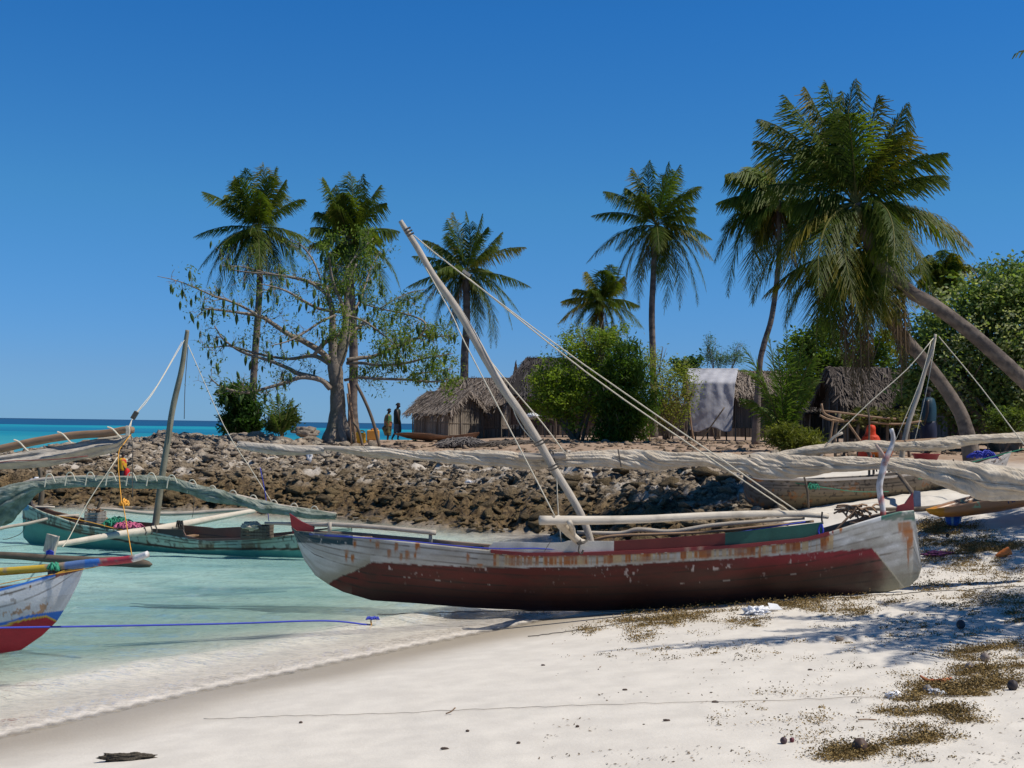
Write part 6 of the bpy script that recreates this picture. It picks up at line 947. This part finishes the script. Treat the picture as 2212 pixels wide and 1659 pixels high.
crumple('red_cloth', 'red cloth lying on the reef rocks behind the mast', 'cloth', 1141, 1038, (.22, .12, .06), m_plain('red_cloth', (.55, .02, .06), .9), 27, lift=.12); crumple('white_cloth', 'white scrap standing among the upper rocks on the point', 'cloth', 668, 1010, (.07, .05, .22), wp, 28, lift=.15); crumple('white_scrap', 'tiny white scrap on the dark reef below the rolled sail', 'litter', 1012, 1060, (.08, .05, .03), wp, 29, lift=.12); crumple('white_sack', 'white sack on the reef behind the stern post of the green canoe', 'sack', 93, 1062, (.3, .2, .12), wp, 30, lift=.05)
# ropes on sand and water
def ground_rope(name, label, L, r, m, lift=.006, n=60, g='w'):
    X = np.interp(np.linspace(0, 1, n), np.linspace(0, 1, len(L)), [p[0] for p in L]); Yq = np.interp(X, [p[0] for p in L], [p[1] for p in L]) ; P = []
    for x, y in zip(X, Yq): p = gnd(x, y, 'w'); p[2] = max(gz(p[0], p[1]), .03)+r+lift; P.append(p)
    return tag(MB().tube(P, r, 5, 2).build(name, m, None, True), label, 'rope')
ground_rope('mooring_rope', 'thin dark rope running along the sand under the big canoe to the frame edge', [(815, 1336), (1000, 1330), (1200, 1326), (1500, 1319), (1738, 1300), (1985, 1283), (2215, 1269)], .005, 'ropedark', n=90); ground_rope('shore_rope', 'thin dark line lying across the wet sand below the big canoe', [(1140, 1378), (1250, 1364), (1340, 1350), (1420, 1338), (1500, 1328)], .005, 'ropedark'); ground_rope('thin_line', 'hair-thin pale line across the open sand', [(440, 1556), (700, 1548), (1000, 1536), (1300, 1527), (1700, 1516), (2100, 1505)], .0022, 'greywood', n=80)
P = px([(-60, 1357, 11.6), (0, 1356, 11.8), (250, 1352, 12.4), (500, 1347, 13), (700, 1341, 13.5), (800, 1338, 13.9)], 12); P[-1][2] = .04; rp2 = thing('mooring_rope', 'bright blue rope stretched over the shallow water to a knot', 'rope', P[-1]); MB().tube(P, .010, 6, 5).build('rope', 'ropeblue', rp2, True); heap('knot', at(806, 1338, 13.9), (.08, .03, .012), 18, .009, 'ropeblue', rp2, 51, .02); MB().tube([at(801, 1340, 13.88), at(802, 1352, 13.88), at(798, 1358, 13.85)], .009, 6, 3).build('loose_end', 'ropeorange', rp2, True)
# ================= reef rocks =================
def rockproto(seed, n=2):
    import bmesh
    bm = bmesh.new(); bmesh.ops.create_icosphere(bm, subdivisions=n, radius=1.); V = np.array([v.co[:] for v in bm.verts]); F = np.array([[v.index for v in f.verts] for f in bm.faces]); bm.free()
    V = V*(1+1.3*(fbm(V[:, 0]*1.2+seed*3.1, V[:, 1]*1.2, V[:, 2]*1.2, 2, seed)-.5))[:, None]*(1+1.25*(vn(V[:, 0]*3.4, V[:, 1]*3.4+seed, V[:, 2]*3.4, seed)-.5))[:, None]; return V*np.array([1.15, .8, .48]), F
PR = [rockproto(i) for i in range(10)]; rs = np.random.RandomState(99)
def scatter(name, N, Xr, Yr, size, accept, colf, m='rock', sink=.3, flat=(1, 1, 1)):
    X = rs.uniform(*Xr, N*4); Y = rs.uniform(*Yr, N*4); ok = accept(X, Y); X, Y = X[ok][:N], Y[ok][:N]; Z = Hm(X, Y); Vs = []; Fs = []; Cs = []; k = 0
    s = size(len(X), X, Y); cc = colf(X, Y, Z)
    for i in range(len(X)):
        V, F = PR[rs.randint(10)]; a = rs.rand()*6.28; b = rs.normal()*.35; R = np.array(Matrix.Rotation(a, 3, 'Z')@Matrix.Rotation(b, 3, 'X')); W = (V*s[i]*np.array(flat)*np.array([rs.uniform(.8, 1.4), 1, rs.uniform(.7, 1.3)]))@R.T+np.array([X[i], Y[i], Z[i]+s[i]*(.35-sink)]); Vs.append(W); Fs.append(F+k); k += len(V); Cs.append(np.repeat(cc[i][None]*rs.uniform(.75, 1.25), len(V), 0))
    return obj(name, np.vstack(Vs), np.vstack(Fs), m, None, np.vstack(Cs))
def rz_ok(X, Y): d = sdist(X, Y); return (rockzone(X, Y, d)*sst(-1.0, .3, d) > .35) & (np.abs(X/Y) < .5) & ((d < 15) | (X < -6))
def rcol(X, Y, Z):
    lo = np.array((.14, .102, .055)); hi = np.array((.32, .26, .20)); t = sst(.45, 1.3, Z+.3*(fbm(X*.6, Y*.6, 0, 2, 4)-.5))[:, None]; c = lo*(1-t)+hi*t; k = (rs.rand(len(X)) < .16)[:, None]*t; return c*(1-k)+np.array((.36, .31, .25))*k
tag(scatter('coral_rubble', 15000, (-21, 10), (18, 47), lambda n, X, Y: np.clip(rs.lognormal(-2.75, .62, n)*(.6+.55*sst(33, 38, Y+.4*X)), .02, .30), rz_ok, rcol), 'broken coral rock rubble covering the shore slope', 'rubble', kind='stuff')
tag(scatter('rubble_edge', 1100, (-10, 12), (29, 46), lambda n, X, Y: np.clip(rs.lognormal(-2.9, .5, n), .02, .15), lambda X, Y: (np.abs(X/Y) < .46) & (rockzone(X, Y, sdist(X, Y)) < .6), lambda X, Y, Z: np.tile((.24, .18, .13), (len(X), 1))), 'loose stones along the earth edge', 'stones', kind='stuff')
gb = 'dark reef boulders at the water edge'; pro = None
for k, (x, y, s) in enumerate([(1170, 1135, .28), (1135, 1128, .18), (995, 1118, .3), (940, 1112, .28), (880, 1106, .26), (838, 1100, .3), (790, 1098, .22), (700, 1096, .24), (640, 1092, .2), (560, 1086, .25), (480, 1082, .24), (400, 1078, .26), (330, 1076, .24), (200, 1074, .26), (130, 1078, .22), (1050, 1105, .34), (1225, 1075, .3), (1300, 1060, .3), (1370, 1070, .32), (1450, 1056, .3), (1520, 1040, .28), (1570, 1055, .3), (1410, 1035, .26), (1340, 1040, .24), (1240, 1045, .26)]):
    p = gnd(x, y, 'w'); V, F = PR[k % 10]; s *= .8
    me_o = obj('reef_boulder', V*s, F, 'rock', None, np.tile((.10, .075, .045), (len(V), 1))*(.7+.6*fbm(V[:, 0]*2, V[:, 1]*2, V[:, 2]*2, 3, k))[:, None]); me_o.location = Vector((p[0], p[1], p[2]+s*.12)); me_o.rotation_euler = (0, 0, k*1.7); tag(me_o, 'dark rough reef boulder at the foot of the rocky shore', 'boulder', gb)
# ================= seaweed =================
rs = np.random.RandomState(123); WB_ = [(1440, 1330, 90, 24, 420), (1540, 1325, 60, 20, 200), (1400, 1352, 60, 16, 110), (1390, 1375, 30, 22, 70), (1600, 1345, 60, 20, 110), (1270, 1365, 24, 8, 34), (1330, 1342, 40, 6, 40), (1740, 1306, 90, 16, 200), (1830, 1320, 60, 14, 110), (1640, 1308, 80, 6, 110), (1900, 1296, 80, 8, 90), (2095, 1415, 45, 18, 210), (2170, 1400, 50, 14, 110), (2110, 1450, 60, 16, 190), (2190, 1440, 26, 20, 90), (2170, 1475, 50, 10, 100), (2100, 1480, 60, 8, 90), (2000, 1488, 60, 12, 170), (2080, 1500, 50, 14, 170), (1980, 1515, 60, 12, 130), (1960, 1540, 60, 9, 110), (2050, 1540, 46, 9, 110), (1990, 1580, 60, 10, 120), (1960, 1600, 56, 8, 90), (2030, 1588, 44, 10, 90), (1850, 1618, 60, 14, 170), (1810, 1634, 50, 8, 70), (1600, 1636, 46, 8, 60), (1980, 1640, 80, 8, 100), (2090, 1560, 50, 10, 60), (2200, 1330, 40, 20, 150), (2150, 1300, 80, 22, 120), (2060, 1170, 90, 40, 800), (2010, 1140, 50, 16, 220), (2150, 1185, 90, 10, 330), (2080, 1215, 100, 18, 160), (2150, 1245, 90, 24, 110), (2010, 1260, 40, 22, 90), (2050, 1350, 120, 40, 80), (1900, 1370, 150, 40, 60), (2100, 1290, 120, 40, 120), (1500, 1400, 260, 30, 60), (1900, 1450, 200, 60, 60), (1750, 1560, 260, 70, 70), (1080, 1331, 110, 7, 420), (980, 1340, 60, 4, 90)]
xs = []; ys = []
for x, y, rx, ry, n in WB_: a = rs.rand(n)*6.28; r = rs.rand(n)**.6; xs.append(x+rx*r*np.cos(a)); ys.append(y+ry*r*np.sin(a))
xs = np.concatenate(xs); ys = np.concatenate(ys); Q = gnds(xs, ys); kk = fbm(Q[:, 0]*1.6, Q[:, 1]*4.5, 0, 3, 77)+RS.uniform(-.12, .12, len(Q)) > .49; Q = Q[kk]; far = np.clip(Q[:, 1]/9, .6, 2.2); kq = 30; N = len(Q)*kq
idx = np.repeat(np.arange(len(Q)), kq); sp_ = (rs.uniform(.012, .06, len(Q))*far**.4)[idx][:, None]; off = rs.normal(size=(N, 3))*sp_*np.array([1.3, .8, .0]); cen = Q[idx]+off; cen[:, 2] = Hm(cen[:, 0], cen[:, 1])+np.abs(rs.normal(size=N))*sp_[:, 0]*.5+.003
a = rs.normal(size=(N, 3)); a[:, 2] *= .5; a /= np.linalg.norm(a, axis=1)[:, None]; b = np.cross(a, rs.normal(size=(N, 3))); b /= np.linalg.norm(b, axis=1)[:, None]; s = rs.uniform(.006, .02, (N, 1))*(far[idx][:, None])**.5; k = rs.rand(N, 1)*.6+.4*rs.rand(len(Q))[idx][:, None]
c = np.array((.12, .075, .025))*(1-k)+np.array((.38, .265, .10))*k; c = np.where((rs.rand(len(Q)) < .25)[idx][:, None], c*.45, c)
tag(obj('seaweed', np.stack([cen-a*s*.5, cen+b*s*.3, cen+a*s*.5, cen-b*s*.3], 1).reshape(-1, 3), np.arange(4*N).reshape(N, 4), 'weed', None, np.repeat(c, 4, 0)), 'olive brown seaweed clumps washed up on the sand', 'seaweed', kind='stuff')
gx = RS.uniform(1150, 2212, 1700); gy = 1659-RS.rand(1700)**1.2*330; Q = gnds(gx, gy); Q = Q[(fbm(Q[:, 0]*1.2, Q[:, 1]*2.5, 0, 3, 88)+.18*sst(1.5, 5, Q[:, 0]) > .53)]; N = len(Q); a = RS.normal(size=(N, 3)); a[:, 2] *= .25; a /= np.linalg.norm(a, axis=1)[:, None]; b = np.cross(a, RS.normal(size=(N, 3))*np.array([.3, .3, 1])); b /= np.linalg.norm(b, axis=1)[:, None]; s = RS.uniform(.006, .03, (N, 1)); Q[:, 2] += .005
tag(obj('beach_grit', np.stack([Q-a*s*.5, Q+b*s*.2, Q+a*s*.5, Q-b*s*.2], 1).reshape(-1, 3), np.arange(4*N).reshape(N, 4), 'weed', None, np.repeat(np.array((.22, .17, .12))*RS.uniform(.4, 1.5, (N, 1)), 4, 0)), 'tiny bits of shell, twig and leaf strewn over the sand', 'litter', kind='stuff')
# weed and grit under the shallow water beside the hull
